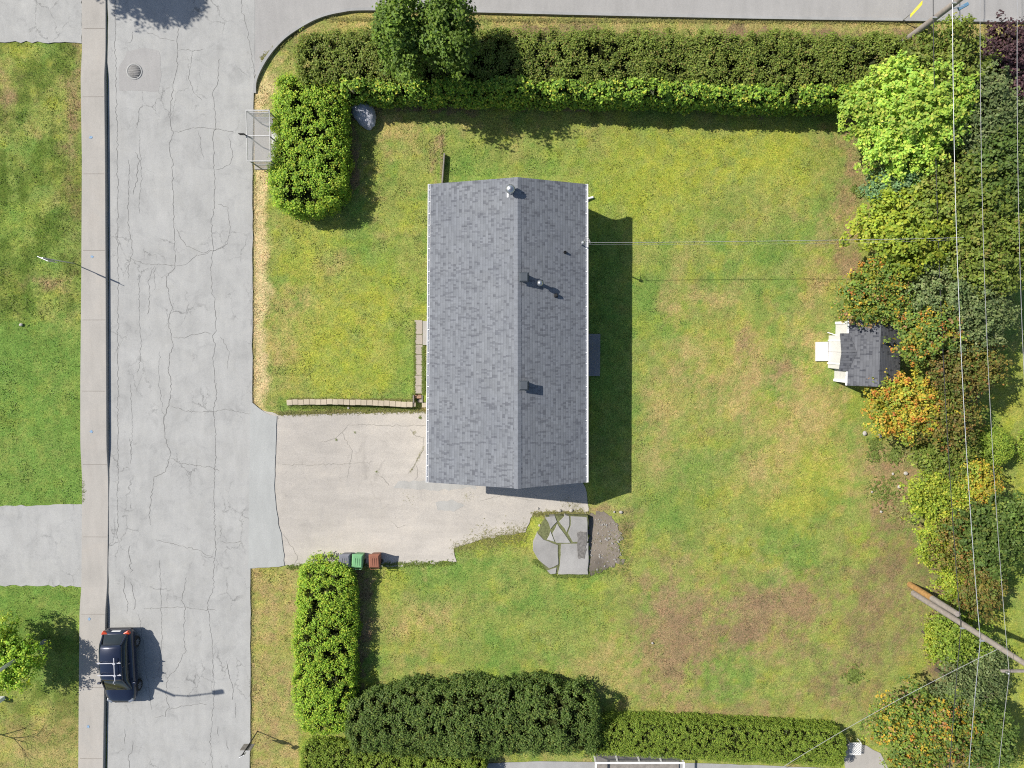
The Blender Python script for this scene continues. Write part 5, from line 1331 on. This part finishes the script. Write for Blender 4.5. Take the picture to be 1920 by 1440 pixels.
def lawn_blades(n=380000):
    px = rng.uniform(-10, 1930, n); py = rng.uniform(-10, 1450, n)
    keep = np.ones(n, bool)
    for poly in ([(150, -20), (480, -20), (478, 170), (474, 755), (520, 778), (800, 772), (1104, 772), (1104, 968), (990, 1000), (850, 1030), (850, 1060), (640, 1062), (472, 1064), (468, 1460), (150, 1460)], [(-20, -20), (156, -20), (156, 82), (-20, 80)], [(-20, 946), (156, 944), (156, 1100), (-20, 1100)], [(776, 600), (1100, 600), (1100, 1000), (776, 1000)], [(800, 330), (1100, 330), (1100, 910), (800, 910)], [(1000, 960), (1166, 960), (1168, 1077), (1000, 1077)], [(470, -20), (1940, -20), (1940, 43), (690, 20), (560, 54), (478, 150)], [(880, 1428), (1700, 1400), (1700, 1460), (880, 1460)], [(535, 745), (780, 750), (780, 775), (535, 768)], [(1553, 600), (1700, 600), (1700, 725), (1553, 725)], [(1526, 636), (1556, 636), (1556, 680), (1526, 680)]):
        keep &= ~inside(px, py, poly)
    px, py = px[keep], py[keep]; n = len(px)
    dx = (px - 960) / FPX; v = (720 - py) / FPX; t = HCAM / (CT + ST * v)
    x, y = dx * t, (-ST + CT * v) * t
    ix = np.clip(np.searchsorted(gx, x), 0, nx - 1); iy = np.clip(np.searchsorted(gy, y), 0, ny - 1)
    cl = C[iy, ix] * (.95 + .66 * rng.random((n, 1))) * (.92 + .16 * rng.random((n, 3)))
    # denser, taller tussocks here and there
    tus = sstep(.55, .75, fbm(x, y, .7, 131, 3)); h = (.024 + .018 * rng.random(n)) * (1 + .6 * tus)
    p = np.stack([x, y, Z[iy, ix] + .008 + h * .3], 1)
    nr = unit(rng.normal(size=(n, 3)) * np.array([.55, .55, .3]) + np.array([-.15, .08, 1.0]))
    setp(leaf_object('lawn_grass', p, nr, h * 1.5, cl, None, .5), 'short lawn grass blades covering the yards', 'grass', None, 'stuff')
lawn_blades()

# ------------------------------------------------------------------ lower neighbour
cp = sheet('neighbour_path', [(1592, 1392), (1625, 1398), (1650, 1412), (1665, 1440), (1690, 1560), (1570, 1560), (1585, 1440), (1580, 1405)], 'concrete', .03, .4, .02, .8, flat, skirt=.08); setp(cp, kind='structure')
pt = sheet('neighbour_patio', [(880, 1432), (1010, 1427), (1300, 1430), (1570, 1440), (1570, 1700), (880, 1700)], 'old_concrete', .03, .5, .01, 1.5, flat); setp(pt, kind='structure')
lp_ = thing('lattice_panel', 'small white diamond lattice panel in the shade of the clipped hedge', 'lattice', tuple(P(1603, 1403)))
lc = P(1604, 1404, .45); lm = MB()
for k in range(-6, 7):
    for s_ in (-1, 1):
        seg_ = []
        for t in np.linspace(-.5, .5, 41):
            x_ = k * .095 + t * .6 * s_; y_ = t * .66
            if abs(x_) <= .3: seg_.append((lc.x + x_, lc.y + y_, .45 + .006 * s_))
        if len(seg_) > 2: lm.tube([seg_[0], seg_[-1]], .012, 6)
lm.build('lattice', MAT['white'], lp_)
fm = MB()
for a_, c_ in (((-.32, -.35), (.32, -.35)), ((.32, -.35), (.32, .35)), ((.32, .35), (-.32, .35)), ((-.32, .35), (-.32, -.35))):
    fm.tube([(lc.x + a_[0], lc.y + a_[1], .45), (lc.x + c_[0], lc.y + c_[1], .45)], .018, 6)
    fm.tube([(lc.x + a_[0], lc.y + a_[1], .02), (lc.x + a_[0], lc.y + a_[1], .45)], .018, 6)
fm.build('frame', MAT['white'], lp_)
dk = thing('deck_railing', 'white framed glass railing at the lower border below the hedges', 'railing', tuple(P(1200, 1438)))
r0_ = P(1117, 1430, 1.05); r1_ = P(1282, 1430, 1.05)
for i in range(5):
    x_ = r0_.x + (r1_.x - r0_.x) * i / 4
    MB().box((x_, r0_.y, .52), (.08, .08, 1.04)).build('post', MAT['white'], dk)
MB().box(((r0_.x + r1_.x) / 2, r0_.y, 1.07), (r1_.x - r0_.x + .1, .1, .06)).build('top_rail', MAT['white'], dk, bevel=.008)
for i in range(4):
    x_ = r0_.x + (r1_.x - r0_.x) * (i + .5) / 4
    MB().box((x_, r0_.y, .55), ((r1_.x - r0_.x) / 4 - .1, .012, .85)).build('glass_panel', MAT['shelter_glass'], dk)
for x_ in (r0_.x, r1_.x): MB().box((x_, r0_.y - 1.2, 1.07), (.1, 2.3, .06)).build('side_rail', MAT['white'], dk)
MB().box(((r0_.x + r1_.x) / 2, r0_.y - 1.15, .07), (r1_.x - r0_.x - .12, 2.0, .14)).build('deck_floor', MAT['grey_wood'], dk)
fb = thing('flower_bed', 'dark soil planting bed at the lower border', 'flower bed', tuple(P(1400, 1440)))
a = P(1345, 1434, .1); c = P(1560, 1470, .1); MB().box(((a.x + c.x) / 2, (a.y + c.y) / 2 - .4, .05), (c.x - a.x, a.y - c.y, .1), -.01).build('soil', MAT['soil'], fb)
